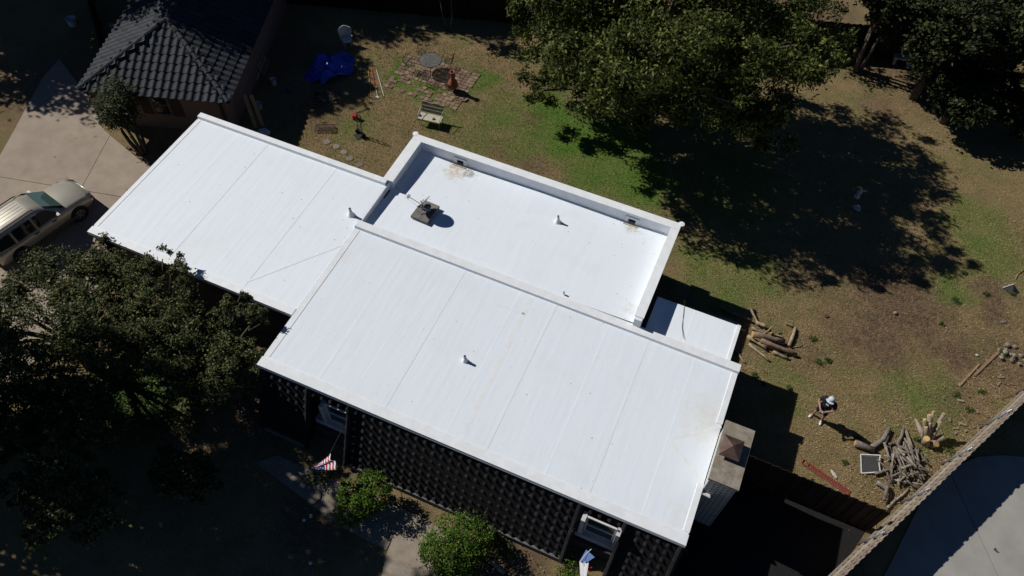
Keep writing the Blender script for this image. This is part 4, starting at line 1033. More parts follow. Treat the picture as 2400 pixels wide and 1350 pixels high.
# clay chimney
cp = at(1062,213); cm = thing("chiminea", "terracotta clay chimney stove on the corner of the patio", "chiminea", cp)
b = MB(); b.lathe([(.10,.16),(.19,.22),(.255,.36),(.26,.46),(.22,.60),(.14,.74),(.105,.86),(.10,1.12),(.135,1.16),(.14,1.22),(.10,1.225),(.07,1.15)], 22, (0,0,0), False); b.build("body", M['clay'], cm, True)
b = MB(); b.lathe([(.10,-.01),(.085,.03)], 14); o = b.build("mouth", M['rubber'], cm); o.location = (-.12,-.225,.42); o.rotation_euler = (R(90),0,R(-28))
for k in range(3):
    a = k*2.094+.4; b = MB(); b.tube([(math.cos(a)*.26,math.sin(a)*.26,0),(math.cos(a)*.2,math.sin(a)*.2,.24)], .014, 6); b.build("leg", M['black_iron'], cm)
b = MB(); b.ring((0,0,.24), .20, .014, 20, 5); b.build("stand_ring", M['black_iron'], cm)
# cream bench glider
bl = at(979,277,.42); br = at(1031,289,.42); bc = (bl+br)/2; bw = (br-bl).length; ba = math.atan2((br-bl).y,(br-bl).x)
bn = thing("garden_bench", "cream metal mesh garden bench with scrolled back on the lawn", "bench", (bc.x,bc.y,0), ba)
b = MB(); b.box(-bw/2,bw/2,0,.48,.405,.42); b.build("seat", M['cream_paint'], bn)
b = MB()
bm_ = mat("bench_mesh",(.26,.26,.18),.6,(.18,.18,.12),30); 
b.add([(-bw/2,.50,.45),(bw/2,.50,.45),(bw/2,.66,.95),(-bw/2,.66,.95),(-bw/2,.512,.446),(bw/2,.512,.446),(bw/2,.672,.946),(-bw/2,.672,.946)], [(0,1,2,3),(7,6,5,4),(0,4,5,1),(2,6,7,3)]); b.build("back_panel", bm_, bn)
b = MB(); pts = [(-bw/2+bw*k/16, .665+.01, .96+.03*math.sin(k*math.pi/4)) for k in range(17)]; b.tube(pts, .016, 6)
for z, y in ((.45,.50),(.62,.553),(.79,.607)): b.tube([(-bw/2,y-.01,z),(bw/2,y-.01,z)], .009, 5)
b.build("back_rail", M['cream_paint'], bn)
for s_ in (-1,1):
    b = MB(); b.tube([(s_*bw/2,-.02,.42),(s_*bw/2,.0,.62),(s_*bw/2,.3,.66),(s_*bw/2,.58,.72)], .015, 6); b.build("armrest", M['cream_paint'], bn)
    for y in (.02,.46): b = MB(); b.tube([(s_*(bw/2-.05),y,0),(s_*(bw/2-.05),y,.41)], .018, 6); b.build("leg", M['cream_paint'], bn)
b = MB(); b.box(-bw/2,bw/2,-.02,.0,.33,.40); b.build("apron", bm_, bn)
def blobthing(name, label, cat, px, py, z, r_, m, sq=(1,1,.6), seed=0, n=10):
    q = random.Random(seed); vs = []; fs = []; kk = 6
    for i in range(kk):
        th = math.pi*i/(kk-1)
        for j in range(n):
            a = 2*math.pi*j/n; f_ = q.uniform(.8,1.15)
            vs.append((math.sin(th)*math.cos(a)*r_*sq[0]*f_, math.sin(th)*math.sin(a)*r_*sq[1]*f_, max(-.0, math.cos(th)*r_*sq[2]*f_ + r_*sq[2]*.6)))
    for i in range(kk-1):
        for j in range(n): fs.append((i*n+j, (i+1)*n+j, (i+1)*n+(j+1)%n, i*n+(j+1)%n))
    b = MB(); b.add(vs, fs); o = b.build(name, m, smooth=True, loc=at(px,py,z)); return tag(o, label, cat)
blobthing("rag", "small blue rag on the left of the cream bench seat", "rag", 984, 271, .425, .07, M['blue_tarp'], seed=1)
blobthing("work_glove", "brown glove lying on the right of the cream bench seat", "glove", 1016, 279, .425, .08, M['raw_wood'], seed=2)
# white wicker chair
wc = thing("wicker_chair", "white wicker armchair in the shade beside the blue tarp", "chair", at(815,108), math.atan2((at(795,60)-at(815,100)).y, (at(795,60)-at(815,100)).x) - R(90))
b = MB(); b.lathe([(.27,.40),(.28,.44),(.26,.46)], 18); b.build("seat", M['white_paint'], wc)
b = MB(); vs = []; fs = []
for i in range(8):
    for j in range(7):
        a = R(150)*(j/6-.5); z = .45 + .62*i/7*(1-.18*abs(j/6-.5)*2)
        r_ = .29 + .07*i/7; vs.append((math.sin(a)*r_, math.cos(a)*r_*.9+.02*i/7, z))
for i in range(7):
    for j in range(6): fs.append((i*7+j, i*7+j+1, (i+1)*7+j+1, (i+1)*7+j))
b.add(vs, fs); o = b.build("backrest", M['white_paint'], wc, True); md = o.modifiers.new("Solidify",'SOLIDIFY'); md.thickness = .025
b = MB(); b.ring((0,.0,.62), .31, .03, 18, 6, arc=(R(-20),R(200))); b.build("armrest", M['white_paint'], wc, True)
for a in (45,135,225,315): b = MB(); b.tube([(math.cos(R(a))*.25,math.sin(R(a))*.25,0),(math.cos(R(a))*.23,math.sin(R(a))*.23,.42)], .02, 6); b.build("leg", M['white_paint'], wc)
# blue tarp heap: lumps of different height under one crumpled sheet
tp_c = at(777,165); q = random.Random(5); n1, n2 = 44, 64; vs = []; fs = []
lump = [(at(790,110)-tp_c,.34,.42),(at(800,135)-tp_c,.30,.35),(at(752,150)-tp_c,.40,.55),(at(785,158)-tp_c,.42,.62),(at(812,165)-tp_c,.32,.40),(at(765,188)-tp_c,.38,.50),(at(795,192)-tp_c,.34,.42),(at(745,178)-tp_c,.28,.36)]
def outline(a): return 1.28 + .22*math.sin(2*a+.6) + .12*math.sin(5*a+1.3) + .07*math.sin(9*a)
for i in range(n1+1):
    r_ = i/n1
    for j in range(n2):
        a = 2*math.pi*j/n2; x = math.cos(a)*r_*outline(a)*.72; y = math.sin(a)*r_*outline(a)*1.12; z = .03
        for (c_, br_, bh_) in lump:
            d = math.hypot(x-c_.x, y-c_.y); z = max(z, bh_*max(0., 1-(d/(br_*2.1))**1.35))
        z += (abs(math.sin(6.1*x+3.3*y+1.2*math.sin(4*y)))*.07 + abs(math.sin(9.3*y-5.1*x+2*math.sin(3*x)))*.05 + q.uniform(0,.02))*(1-r_**6)
        vs.append((x,y,max(.015,z)))
for i in range(n1):
    for j in range(n2): fs.append((i*n2+j, (i+1)*n2+j, (i+1)*n2+(j+1)%n2, i*n2+(j+1)%n2))
b = MB(); b.add(vs, fs); o = b.build("tarp_heap", M['blue_tarp'], smooth=True, loc=tp_c); tag(o, "shiny blue tarp draped over a heap beside the wicker chair", "tarp")
# bicycle lying on its side
bi = thing("bicycle", "bicycle lying on its side in the shade below the blue tarp", "bicycle", at(762,236,.06), math.atan2((at(782,224)-at(742,236)).y, (at(782,224)-at(742,236)).x))
for x in (-.52,.52):
    b = MB(); b.ring((x,0,.05), .32, .02, 26, 6); w_ = b.build("wheel", M['rubber'], bi)
    b = MB(); b.ring((x,0,.05), .295, .008, 26, 5)
    for k in range(10): b.tube([(x,0,.05),(x+math.cos(k*.628)*.295,math.sin(k*.628)*.295,.05)], .003, 4)
    b.build("rim", M['steel'], w_)
b = MB(); A=(-.52,0,.05); B_=(-.05,-.02,.06); C_=(-.18,.50,.06); D_=(.36,.46,.06); E_=(.52,0,.05)
for u,v in ((A,B_),(A,C_),(B_,C_),(C_,D_),(B_,D_),(D_,E_)): b.tube([u,v], .016, 6)
b.build("frame", M['black_iron'], bi)
b = MB(); b.tube([(.36,.46,.06),(.33,.60,.1),(.33,.60,.35)], .012, 6); b.build("handlebar", M['steel'], bi)
b = MB(); b.obox((-.22,.60,.06), (.24,.06,.12)); b.build("saddle", M['rubber'], bi)
b = MB(); b.lathe([(.09,0),(.09,.012)], 14, (-.05,-.02,.05)); b.build("chainring", M['steel'], bi)
def pole(name, label, cat, pa, pb, r_, m, za=.03, zb=.03, n=7):
    a = at(*pa, za); e = at(*pb, zb); b = MB(); b.tube([Vector((0,0,0)), e-a], r_, n); o = b.build(name, m, loc=a); tag(o, label, cat); return o
pole("broom_handle", "yellow wooden pole lying leftmost of three beside the blue tarp", "pole", (863,162), (870,223), .018, mat("yellow_wood",(.45,.30,.08),.6))
hoe = thing("garden_tool", "red-handled garden tool with round wooden collar, middle of three", "tool", at(880,205))
b = MB(); o0 = hoe.location; b.tube([at(871,160,.03)-o0, at(879,203,.03)-o0], .018, 7); b.build("handle", M['red_plastic'], hoe)
b = MB(); b.lathe([(.09,0),(.09,.04)], 14, at(880,205,.0)-o0); b.build("collar", M['cut_wood'], hoe)
b = MB(); b.tube([at(881,207,.03)-o0, at(885,226,.03)-o0], .02, 7); b.obox(at(885,228,.03)-o0, (.16,.08,.05)); b.build("head", M['white_paint'], hoe)
pole("white_pole", "thin white pole lying rightmost of three on the grass", "pole", (882,163), (900,225), .016, M['white_paint'])
pole("golf_club", "dark thin club with pale end lying above the hand truck", "club", (824,269), (866,253), .014, M['black_iron'])
# hand truck and red can
ht = thing("hand_truck", "black upright hand truck standing on the lawn with long ladder-like shadow", "hand truck", at(843,318), R(-25))
for s_ in (-1,1):
    b = MB(); b.tube([(s_*.17,0,.12),(s_*.17,.10,.9),(s_*.17,.12,1.15)], .024, 6); b.build("rail", M['black_iron'], ht)
    b = MB(); b.lathe([(.0,-.03),(.13,-.03),(.13,.03),(.0,.03)], 16, (0,0,0), False); o = b.build("wheel", M['rubber'], ht); o.location = (s_*.24,.06,.13); o.rotation_euler = (0,R(90),0)
for z in (.35,.6,.85): b = MB(); b.tube([(-.17,z*.11-.01,z),(.17,z*.11-.01,z)], .02, 6); b.build("crossbar", M['black_iron'], ht)
b = MB(); b.ring((0,.12,1.15), .17, .024, 14, 6, rot=(R(85),0,0), arc=(0,math.pi)); b.build("handle", M['black_iron'], ht)
b = MB(); b.box(-.2,.2,-.24,0,.02,.035); b.build("toe_plate", M['black_iron'], ht)
rc = thing("fuel_can", "bright red plastic fuel can on the lawn behind the hand truck", "fuel can", at(834,279), R(20))
b = MB(); b.box(-.13,.13,-.09,.09,0,.28); b.build("body", M['red_plastic'], rc); b = MB(); b.tube([(-.09,0,.28),(-.07,0,.36),(.07,0,.36),(.09,0,.28)], .016, 6); b.build("handle", M['red_plastic'], rc); b = MB(); b.tube([(.09,.05,.28),(.14,.07,.36)], .02, 7); b.build("spout", M['black_iron'], rc)
# rusty rack
ga = at(739,311); gb = at(783,311); gd = gb-ga; rk = thing("iron_rack", "rusty slatted iron rack lying on the grass by the side roof", "rack", (ga+gb)/2, math.atan2(gd.y,gd.x)); L_ = gd.length
b = MB()
for s_ in (0,.42): b.tube([(-L_/2,s_,.14),(L_/2,s_,.14)], .016, 6)
for s_ in (-1,1): b.tube([(s_*L_/2,0,.14),(s_*L_/2,.42,.14)], .016, 6)
b.build("frame", M['rust_iron'], rk)
for k in range(6): b = MB(); b.bar((-L_/2+.03,.05+k*.065,.14),(L_/2-.03,.05+k*.065,.14),.03,.012); b.build("slat", M['rust_iron'], rk)
for sx_ in (-1,1):
    for y in (0,.42): b = MB(); b.tube([(sx_*L_/2*.9,y,0),(sx_*L_/2*.9,y,.14)], .014, 6); b.build("leg", M['rust_iron'], rk)
# stepping stones
for i, (px, py) in enumerate([(767,333),(788,344),(806,357),(820,372),(843,386)]):
    b = MB(); b.lathe([(.17,-.01),(.17,.022),(.155,.03)], 16); o = b.build("stepping_stone", M['stone'], loc=at(px,py)); tag(o, "round stepping stone, %s from the iron rack" % ("first","second","third","fourth","last and nearest the roof")[i] if i < 4 else "round stepping stone nearest the white roof, last of five", "stepping stone", "round stepping stones in the lawn")
# clutter in the shade by the outbuilding
def bucket(px, py, label, r_=.15, h_=.36, m=None, cat="bucket"):
    t = thing("bucket", label, cat, at(px,py)); b = MB(); b.lathe([(r_*.82,0),(r_,h_),(r_*1.06,h_+.01),(r_*.93,h_-.005),(r_*.76,.03)], 16, (0,0,0), False); b.build("shell", m or M['white_plastic'], t, True)
    b = MB(); b.lathe([(r_*.8,.02),(.0,.021)], 16, (0,0,0), False); b.build("bottom", m or M['white_plastic'], t)
    b = MB(); b.ring((0,0,h_*.9), r_*1.05, .006, 12, 4, rot=(R(70),0,.4), arc=(0,math.pi)); b.build("handle", M['steel'], t)
bucket(643,198,"white bucket standing alone right of the leaning pallet"); bucket(609,254,"white bucket beside the leaning planks"); bucket(675,216,"small blue bucket with a pale rim", .08,.2,M['blue_tarp'])
blobthing("plastic_bag", "crumpled white bag at the edge of the side roof", "bag", 620, 312, .02, .28, M['white_plastic'], (1.2,.8,.5), 8)
blobthing("plastic_bag", "crumpled white bag in the dark corner left of the outbuilding", "bag", 262, 66, .02, .2, M['white_plastic'], (1,1,.8), 9)
bucket(172,58,"pale round tub in the dark upper left corner", .26, .4, M['white_plastic'], "tub")
pl = thing("wooden_pallet", "wooden pallet leaning against the outbuilding wall", "pallet", at(628,160), ob_a+R(90)); plr = R(62)
for k in range(7): b = MB(); b.obox((0,-.08-.45*0,0), (1.05,.10,.02)); o = b.build("slat", M['raw_wood'], pl); o.location = (0, .1+.16*k*math.cos(plr), .06+.16*k*math.sin(plr)); o.rotation_euler = (plr,0,0)
for x in (-.48,0,.48): b = MB(); b.obox((x,0,0), (.04,1.15,.09)); o = b.build("stringer", M['raw_wood'], pl); o.location = (0,.1+.55*math.cos(plr)+.04,.06+.5*math.sin(plr)); o.rotation_euler = (plr,0,0)
for i, (pa, pb, za, zb) in enumerate([((573,222),(600,300),1.6,.05),((588,222),(616,296),1.6,.05)]):
    a = at(*pa,za); e = at(*pb,zb); b = MB(); b.bar(Vector((0,0,0)), e-a, .18, .03); o = b.build("plank", M['raw_wood'], loc=a); tag(o, ("left","right")[i]+" of two planks leaning by the outbuilding corner", "plank", "planks leaning by the outbuilding")
for i, (p0_, p1_, z1, lab) in enumerate([((598,140),(602,186),1.9,"narrow white board leaning by the outbuilding wall"),((622,60),(628,120),2.0,"tall white board leaning by the back end of the outbuilding")]):
    a = at(*p1_); d = Vector((math.cos(ob_a+R(90)), math.sin(ob_a+R(90)),0)); s_ = Vector((-d.y,d.x,0)); b = MB()
    b.add([Vector((0,0,0)), d*.8, d*.8+s_*.5+Vector((0,0,z1)), s_*.5+Vector((0,0,z1)), Vector((0,0,0))-s_*.03, d*.8-s_*.03, d*.8+s_*.47+Vector((0,0,z1)), s_*.47+Vector((0,0,z1))], [(0,1,2,3),(7,6,5,4),(0,4,5,1),(1,5,6,2),(2,6,7,3),(3,7,4,0)])
    o = b.build("leaning_board", M['white_paint'], loc=a); tag(o, lab, "board")

# ================================================================== WOOD, STUMP AND DEBRIS
def log(name, label, group, pts, r_, m, cut=True, cat="log", wob=.03):
    P = [Vector(p) for p in pts]
    if len(P) == 2:
        P = [P[0], P[0].lerp(P[1],.35)+Vector((rnd.uniform(-wob,wob),rnd.uniform(-wob,wob),rnd.uniform(-.01,.02))), P[0].lerp(P[1],.7)+Vector((rnd.uniform(-wob,wob),rnd.uniform(-wob,wob),rnd.uniform(-.01,.02))), P[1]]
    t = thing(name, label, cat, P[0], group=group); Q = [p-P[0] for p in P]
    rr = [r_*(1.05-.25*i/(len(Q)-1))*rnd.uniform(.93,1.07) for i in range(len(Q))]
    b = MB(); b.tube(Q, rr, 9); b.build("bark", m, t, True)
    if cut:
        d = (Q[0]-Q[1]).normalized(); b = MB(); b.tube([Q[0]-d*.002, Q[0]+d*.006], rr[0]*.93, 9); b.build("cut_end", M['cut_wood'], t)
    return t
gW = "cut logs heaped beside the porch"
W = [((1764,783),(1838,802),.125,.42,.14,"thick log with a broad pale cut end on top of the porch log heap"),((1783,797),(1868,832),.095,.30,.12,"long straight log lying across the middle of the porch log heap"),((1787,807),(1828,823),.075,.16,.1,"short log with a small round cut end under the long straight log"),
 ((1812,825),(1848,840),.07,.1,.08,"short log at the lower right of the porch log heap"),((1752,788),(1797,819),.075,.2,.1,"dark log slanting under the thick log"),((1755,806),(1803,846),.055,.08,.06,"thin grey log at the lower left of the porch log heap"),
 ((1760,724),(1778,762),.05,.2,.15,"pale thin stick standing out at the top of the log heap"),((1796,766),(1772,755),.085,.15,.15,"short stub of log with a square cut end above the heap"),((1762,768),(1798,784),.055,.12,.1,"split log behind the thick log"),
 ((1789,783),(1817,760),.032,.22,.35,"thin bent branch rising from the log heap"),((1805,781),(1836,792),.035,.08,.06,"thin twig-like log right of the thick log"),((1849,811),(1864,768),.075,.09,.09,"short separate log right of the heap with a side branch"),
 ((1862,765),(1840,757),.035,.12,.1,"side branch lying at the top of the separate log"),((1851,814),(1880,809),.018,.03,.03,"thin stick at the foot of the separate log"),
 ((1655,735),(1735,762),.07,.1,.1,"shaded log nearest the porch roof edge"),((1690,722),(1762,752),.075,.12,.12,"shaded log at the top of the heap"),((1680,757),(1748,776),.06,.1,.1,"shaded log in the middle by the porch corner"),((1722,818),(1746,850),.04,.05,.05,"thin shaded branch below the porch corner")]
for (pa, pb, r_, za, zb, lab) in W: log("firewood_log", lab, gW, [at(*pa,za), at(*pb,zb)], r_, M['log_bark'])
gD = "branches beside the stump"
D_ = [([(2004,1038),(2026,1046),(2049,1055)],.13,.16,"short forked log with a bright cut end beside the shadow of the man"),([(2044,1047),(2070,1030),(2084,1003)],.10,.13,"crooked grey log pointing up behind the forked log"),([(2074,1038),(2085,1014)],.065,.1,"stub beside the crooked grey log"),([(2104,1040),(2113,1022),(2118,1002)],.065,.12,"bent brown branch left of the white plank"),([(2050,1110),(2090,1100)],.05,.12,"grey log sticking out from behind the window screen"),
 ([(2072,1172),(2080,1140),(2075,1130)],.07,.25,"broken split log at the bottom of the brush pile"),([(2055,1130),(2078,1145)],.09,.15,"flat grey split log below the window screen"),([(2150,1130),(2170,1100)],.04,.1,"pale stick right of the brush pile"),([(2080,1190),(2130,1145)],.05,.08,"long thin stick pointing at the corner of the fences"),([(2144,1085),(2153,1050)],.04,.1,"upright brown stick between pile and stump")]
for (pp, r_, z, lab) in D_: log("branch", lab, gD, [at(*p,z) for p in pp], r_, M['old_log'], cut=(r_ > .12), cat="branch")
a = at(2120,1001,.08); e = at(2137,1049,.25); b = MB(); b.bar(Vector((0,0,0)), e-a, .10, .03); o = b.build("plank", M['pale_bark'], loc=a); tag(o, "pale split plank standing out of the brush pile", "plank")
# the brush pile: grey branches stacked in a heap
pc = at(2117,1092); q = random.Random(31)
for i in range(64):
    rr_ = q.random()**.6*.85; a = q.uniform(0,6.283); z = max(.05, (.75-.75*rr_/.9)*q.uniform(.55,1.0))
    c_ = pc + Vector((math.cos(a)*rr_, math.sin(a)*rr_, z)); d = Vector((q.uniform(-.5,.5)+.5, q.uniform(-.5,.5)-.55, q.uniform(-.25,.25))).normalized(); L_ = q.uniform(.35,.95)
    if q.random() < .3: d = Vector((-d.y, d.x, d.z))
    pA = c_ - d*L_/2; pB = c_ + d*L_/2; pA.z = max(.03,pA.z); pB.z = max(.03,pB.z)
    b = MB(); r0 = q.uniform(.018,.055); b.tube([Vector((0,0,0)), (pB-pA)*.5+Vector((q.uniform(-.05,.05),q.uniform(-.05,.05),.02)), pB-pA], [r0,r0*.9,r0*.65], 7)
    o = b.build("brush_stick", M['old_log'], smooth=True, loc=pA); tag(o, "grey branch in the brush pile below the stump", "branch", "grey branches of the brush pile")
for (px, py, k) in [(2200,1080,16),(2120,1165,14),(2260,1000,8),(2050,1150,8),(2330,940,6)]:
    for i in range(k):
        p = at(px,py) + Vector((q.gauss(0,.6), q.gauss(0,.6), .02)); a = q.uniform(0,3.14); L_ = q.uniform(.15,.6); d = Vector((math.cos(a),math.sin(a),0))*L_
        b = MB(); b.tube([Vector((0,0,0)), d*.5+Vector((q.uniform(-.03,.03),q.uniform(-.03,.03),.01)), d], [.014,.012,.008], 5); o = b.build("twig", M['raw_wood'], loc=p); tag(o, "dry twig scattered on the ground near the grey fence", "twig", "dry twigs near the grey fence")
# stump with many sawn stems
sb = at(2176,1040); st = thing("tree_stump", "many-stemmed tree stump with pale sawn tops beside the grey fence", "stump", sb)
tops = [((2178,973),1.15,.075),((2213,969),1.2,.065),((2167,983),1.0,.06),((2179,991),.9,.065),((2204,989),.95,.06),((2170,1000),.75,.07),((2197,1003),.7,.06),((2186,1003),.65,.05),((2188,964),1.15,.05),((2214,1023),.4,.11),((2195,1040),.3,.13),((2172,1028),.45,.12)]
for i, (tpx, z, r_) in enumerate(tops):
    e = at(*tpx, z) - sb; s_ = Vector((e.x*.25+rnd.uniform(-.08,.08), e.y*.25+rnd.uniform(-.08,.08), .0)); mid = s_.lerp(e,.5)+Vector((rnd.uniform(-.04,.04),rnd.uniform(-.04,.04),.03))
    b = MB(); b.tube([s_-Vector((0,0,.03)), mid, e], [r_*1.5, r_*1.1, r_], 9); sm = b.build("stem", M['pale_bark'], st, True)
    d = (e-mid).normalized(); b = MB(); b.tube([e, e+d*.006], r_*.93, 9); b.build("sawn_top", M['cut_wood'], sm)
b = MB(); b.tube([(-.15,.1,.05),(-.4,.45,.08),(-.55,.75,.06),(-.62,.85,.03)], [.14,.11,.06,.02], 8); b.build("root", M['pale_bark'], st, True)
# window screen lying on the brush
cs = [at(2017,1065,.10), at(2063,1067,.16), at(2060,1086,.14), at(2063,1106,.12), at(2019,1109,.06)]
ws = thing("window_screen", "bent window screen with white frame lying by the brush pile", "window screen", cs[0])
for i in range(5): b = MB(); b.bar(cs[i]-cs[0], cs[(i+1)%5]-cs[0], .035, .02); b.build("frame_bar", M['white_paint'], ws)
smt = mat("screen_mesh",(.05,.055,.06),.7); smt.node_tree.nodes["Principled BSDF"].inputs["Alpha"].default_value = .72
b = MB(); b.add([c-cs[0] for c in cs], [(0,4,3,2,1)]); b.build("mesh", smt, ws)
# red lattice strip
la, lb = at(1880,1081,.03), at(1990,1156,.03); ld_ = lb-la; ll = ld_.length; lt = thing("lattice_strip", "long red lattice strip lying on the grass along the brown fence", "lattice", la, math.atan2(ld_.y,ld_.x)); lw = .19
redm = mat("red_lattice",(.33,.075,.06),.7,(.24,.05,.045),8)
for y in (-lw/2,lw/2): b = MB(); b.bar((0,y,.02),(ll,y,.02),.022,.03); b.build("rail", redm, lt)
for x in (0,.22): b = MB(); b.bar((x,-lw/2,.02),(x,lw/2,.02),.022,.03); b.build("end_bar", redm, lt)
b = MB(); x = .25
while x < ll-.02:
    b.bar((x,-lw/2,.016),(min(x+.17,ll),lw/2,.016),.014,.008); b.bar((x,lw/2,.026),(min(x+.17,ll),-lw/2,.026),.014,.008); x += .085
o = b.build("lattice", redm, lt); o["kind"] = "stuff"
# stones
def stone(px, py, size, rz, label, m=None, name="rock"):
    q = random.Random(px); vs = []; fs = []; n = 8
    for i, (rr_, z) in enumerate(((.7,0),(1,.35),(.85,.8),(.4,1))):
        for j in range(n): a = 2*math.pi*j/n; f_ = q.uniform(.85,1.12); vs.append((math.cos(a)*rr_*size[0]*f_, math.sin(a)*rr_*size[1]*f_, z*size[2]))
    for i in range(3):
        for j in range(n): fs.append((i*n+j, i*n+(j+1)%n, (i+1)*n+(j+1)%n, (i+1)*n+j))
    fs.append(tuple(3*n+j for j in range(n))); b = MB(); b.add(vs, fs); o = b.build(name, m or M['stone'], loc=at(px,py)); o.rotation_euler.z = rz; return tag(o, label, "stone")
ws_m = mat("pale_stone",(.48,.45,.36),.9,(.38,.35,.27),5,bump=.3)
stone(1954,1112,(.20,.075,.06),-.75,"long pale flat stone between the red lattice and the screen",ws_m); stone(2097,735,(.09,.08,.12),0,"single pale stone alone in the middle of the lawn")
stone(2289,833,(.07,.06,.06),0,"small white stone left of the two bark strips",ws_m); stone(2352,755,(.16,.07,.06),.6,"flat tan stone near the right edge above the bark strips"); stone(1937,742,(.12,.09,.06),.3,"low brown stone right of the separate log",M['rust_iron'])
for (pa, pb, w_, lab) in [((2345,820),(2283,880),.10,"upper of two long bark strips at the right edge"),((2295,853),(2248,905),.07,"lower of two long bark strips at the right edge")]:
    a = at(*pa,.04); e = at(*pb,.04); b = MB(); b.bar(Vector((0,0,0)), e-a, w_, .04); o = b.build("bark_strip", M['raw_wood'], loc=a); tag(o, lab, "bark strip")
frag = [(2312,846),(2340,900),(2265,925),(2310,975),(2255,995),(2237,1005),(2240,1015),(2262,1010),(2290,965),(2330,930),(2280,1000),(2250,940),(2325,905),(2345,885),(2225,985),(2300,930)]
for i, (px, py) in enumerate(frag):
    b = MB(); b.obox((0,0,.03), (rnd.uniform(.12,.28), rnd.uniform(.05,.10), .05)); o = b.build("brick_fragment", M['paver'], loc=at(px,py)); o.rotation_euler = (rnd.uniform(-.1,.1),rnd.uniform(-.1,.1),rnd.uniform(0,3)); tag(o, "broken brick in the bare strip along the grey fence", "brick", "broken bricks along the grey fence")
for i in range(14):
    p = at(2368,830)+Vector((rnd.gauss(0,.28), rnd.gauss(0,.22), 0)); b = MB(); s_ = rnd.uniform(.05,.12)
    b.lathe([(s_*.7,0),(s_,s_*.4),(s_*.6,s_*.9),(.01,s_)], 7); o = b.build("rubble_stone", M['stone'], loc=p+Vector((0,0,rnd.uniform(0,.15)))); tag(o, "small stone in the rubble heap at the right edge", "stone", "stones of the rubble heap")
tr = thing("metal_tray", "dark folded metal tray lying on the grass at the right edge", "tray", at(2370,683), R(-20)); b = MB(); b.add([(-.35,-.1,.02),(.15,-.22,.02),(.25,.15,.05),(-.1,.2,.25),(-.35,-.1,.0),(.15,-.22,.0),(.25,.15,.03),(-.1,.2,.23)], [(0,1,2,3),(7,6,5,4),(0,4,5,1),(1,5,6,2),(2,6,7,3),(3,7,4,0)]); b.build("sheet", M['black_iron'], tr); b = MB(); b.bar((-.35,-.1,.03),(-.1,.2,.26),.03,.02); b.build("rim", M['steel'], tr)
log("curved_stick", "curved stick entering from the right edge above the tray", None, [at(2380,655,.03), at(2386,642,.03), at(2402,632,.03)], .025, M['raw_wood'], False, "stick")
b = MB(); b.add([(0,0,.0),(.12,.03,.01),(.2,-.03,.02),(.12,-.06,.0),(.05,.1,.02)], [(0,1,4),(0,3,1),(1,3,2)]); o = b.build("fallen_leaf", mat("brown_leaf",(.07,.06,.02),.8), loc=at(2328,1288,.056)); tag(o, "single dark fallen leaf on the sunlit concrete", "leaf")
# back corner
sbn = thing("stone_bench", "pale slatted stone bench in the dark back corner", "bench", at(2110,150), R(10))
for k in range(5): b = MB(); b.box(-.5+k*.2,-.31+k*.2,-.2,.2,.40,.48); b.build("slab", M['white_stucco'], sbn)
for s_ in (-1,1): b = MB(); b.box(s_*.38-.07,s_*.38+.07,-.16,.16,0,.40); b.build("leg", M['white_stucco'], sbn)
log("fallen_tree", "pale fallen tree stem at the foot of the back trees", None, [at(1935,152,.08), at(1970,150,.12), at(1998,140,.2)], .12, M['pale_bark'], False, "trunk")
for i, (pa, pb) in enumerate([((1982,130),(1992,95)),((1995,140),(2010,112)),((2005,138),(2030,105))]):
    log("bare_trunk", ("leftmost","middle","rightmost")[i] + " of three pale bare trunks at the foot of the back trees", "pale bare trunks", [at(*pa,0), at(*pb,1.0)], .11, M['pale_bark'], False, "trunk")
fg = thing("garden_figure", "small pale garden figure standing in the big tree's shade", "figurine", at(2008,462)); b = MB(); b.lathe([(.14,0),(.14,.06),(.06,.10),(.10,.25),(.12,.36),(.05,.45),(.07,.52),(.04,.6)], 12); b.build("body", M['white_paint'], fg, True); b = MB(); b.tube([(0,0,.32),(.18,.12,.42),(.3,.16,.38)], [.05,.04,.015], 7); b.build("wing", M['white_paint'], fg, True)
blobthing("cloth_heap", "pale grey cloth lying below the garden figure in tree shade", "cloth", 2008, 488, .02, .2, M['dish_grey'], (1,1.2,.3), 12)
# ================================================================== FRONT GARDEN
RED = mat("flag_red",(.45,.012,.03),.7); WHT = mat("flag_white",(.72,.72,.74),.7); BLU = mat("flag_blue",(.015,.035,.16),.7)
def cloth(name, parent, fn, nu, nv, pick, mats, base):
    vs = [Vector(fn(i/nu, j/nv))-base for i in range(nu+1) for j in range(nv+1)]; fs = [(i*(nv+1)+j, (i+1)*(nv+1)+j, (i+1)*(nv+1)+j+1, i*(nv+1)+j+1) for i in range(nu) for j in range(nv)]
    b = MB(); b.add(vs, fs); o = b.build(name, mats[0], parent, True)
    for m in mats[1:]: o.data.materials.append(m)
    for k, f_ in enumerate(o.data.polygons): f_.material_index = pick((k//nv+.5)/nu, (k%nv+.5)/nv, k)
    return o
A0 = at(728,1099,1.55); A1 = at(772,1066,2.35); A2 = at(792,1100,2.15)
f1 = thing("striped_flag", "red white and blue striped flag on an angled pole by the left window", "flag", (A0.x, A0.y, 0))
def fl1(u, v):
    e = A1.lerp(A2, v); p = A0.lerp(e, .06+.94*u); bow = math.sin(v*math.pi*3.2+u*2)*.05*u; return p + Vector((bow*.5, bow, bow*.6+.06*math.sin(v*math.pi)*u))
def pk1(u, v, k):
    if u > .52: return int((u-.52)/.48*6.999) % 2
    if v > .38: return 2 if (k*7 % 11) else 1
    return 1 if int(v*16) % 2 else 0
cloth("flag_cloth", f1, fl1, 28, 18, lambda u,v,k: (1,0)[int((u-.52)/.48*6.999)%2] if u > .52 else pk1(u,v,k), [RED, WHT, BLU], f1.location)
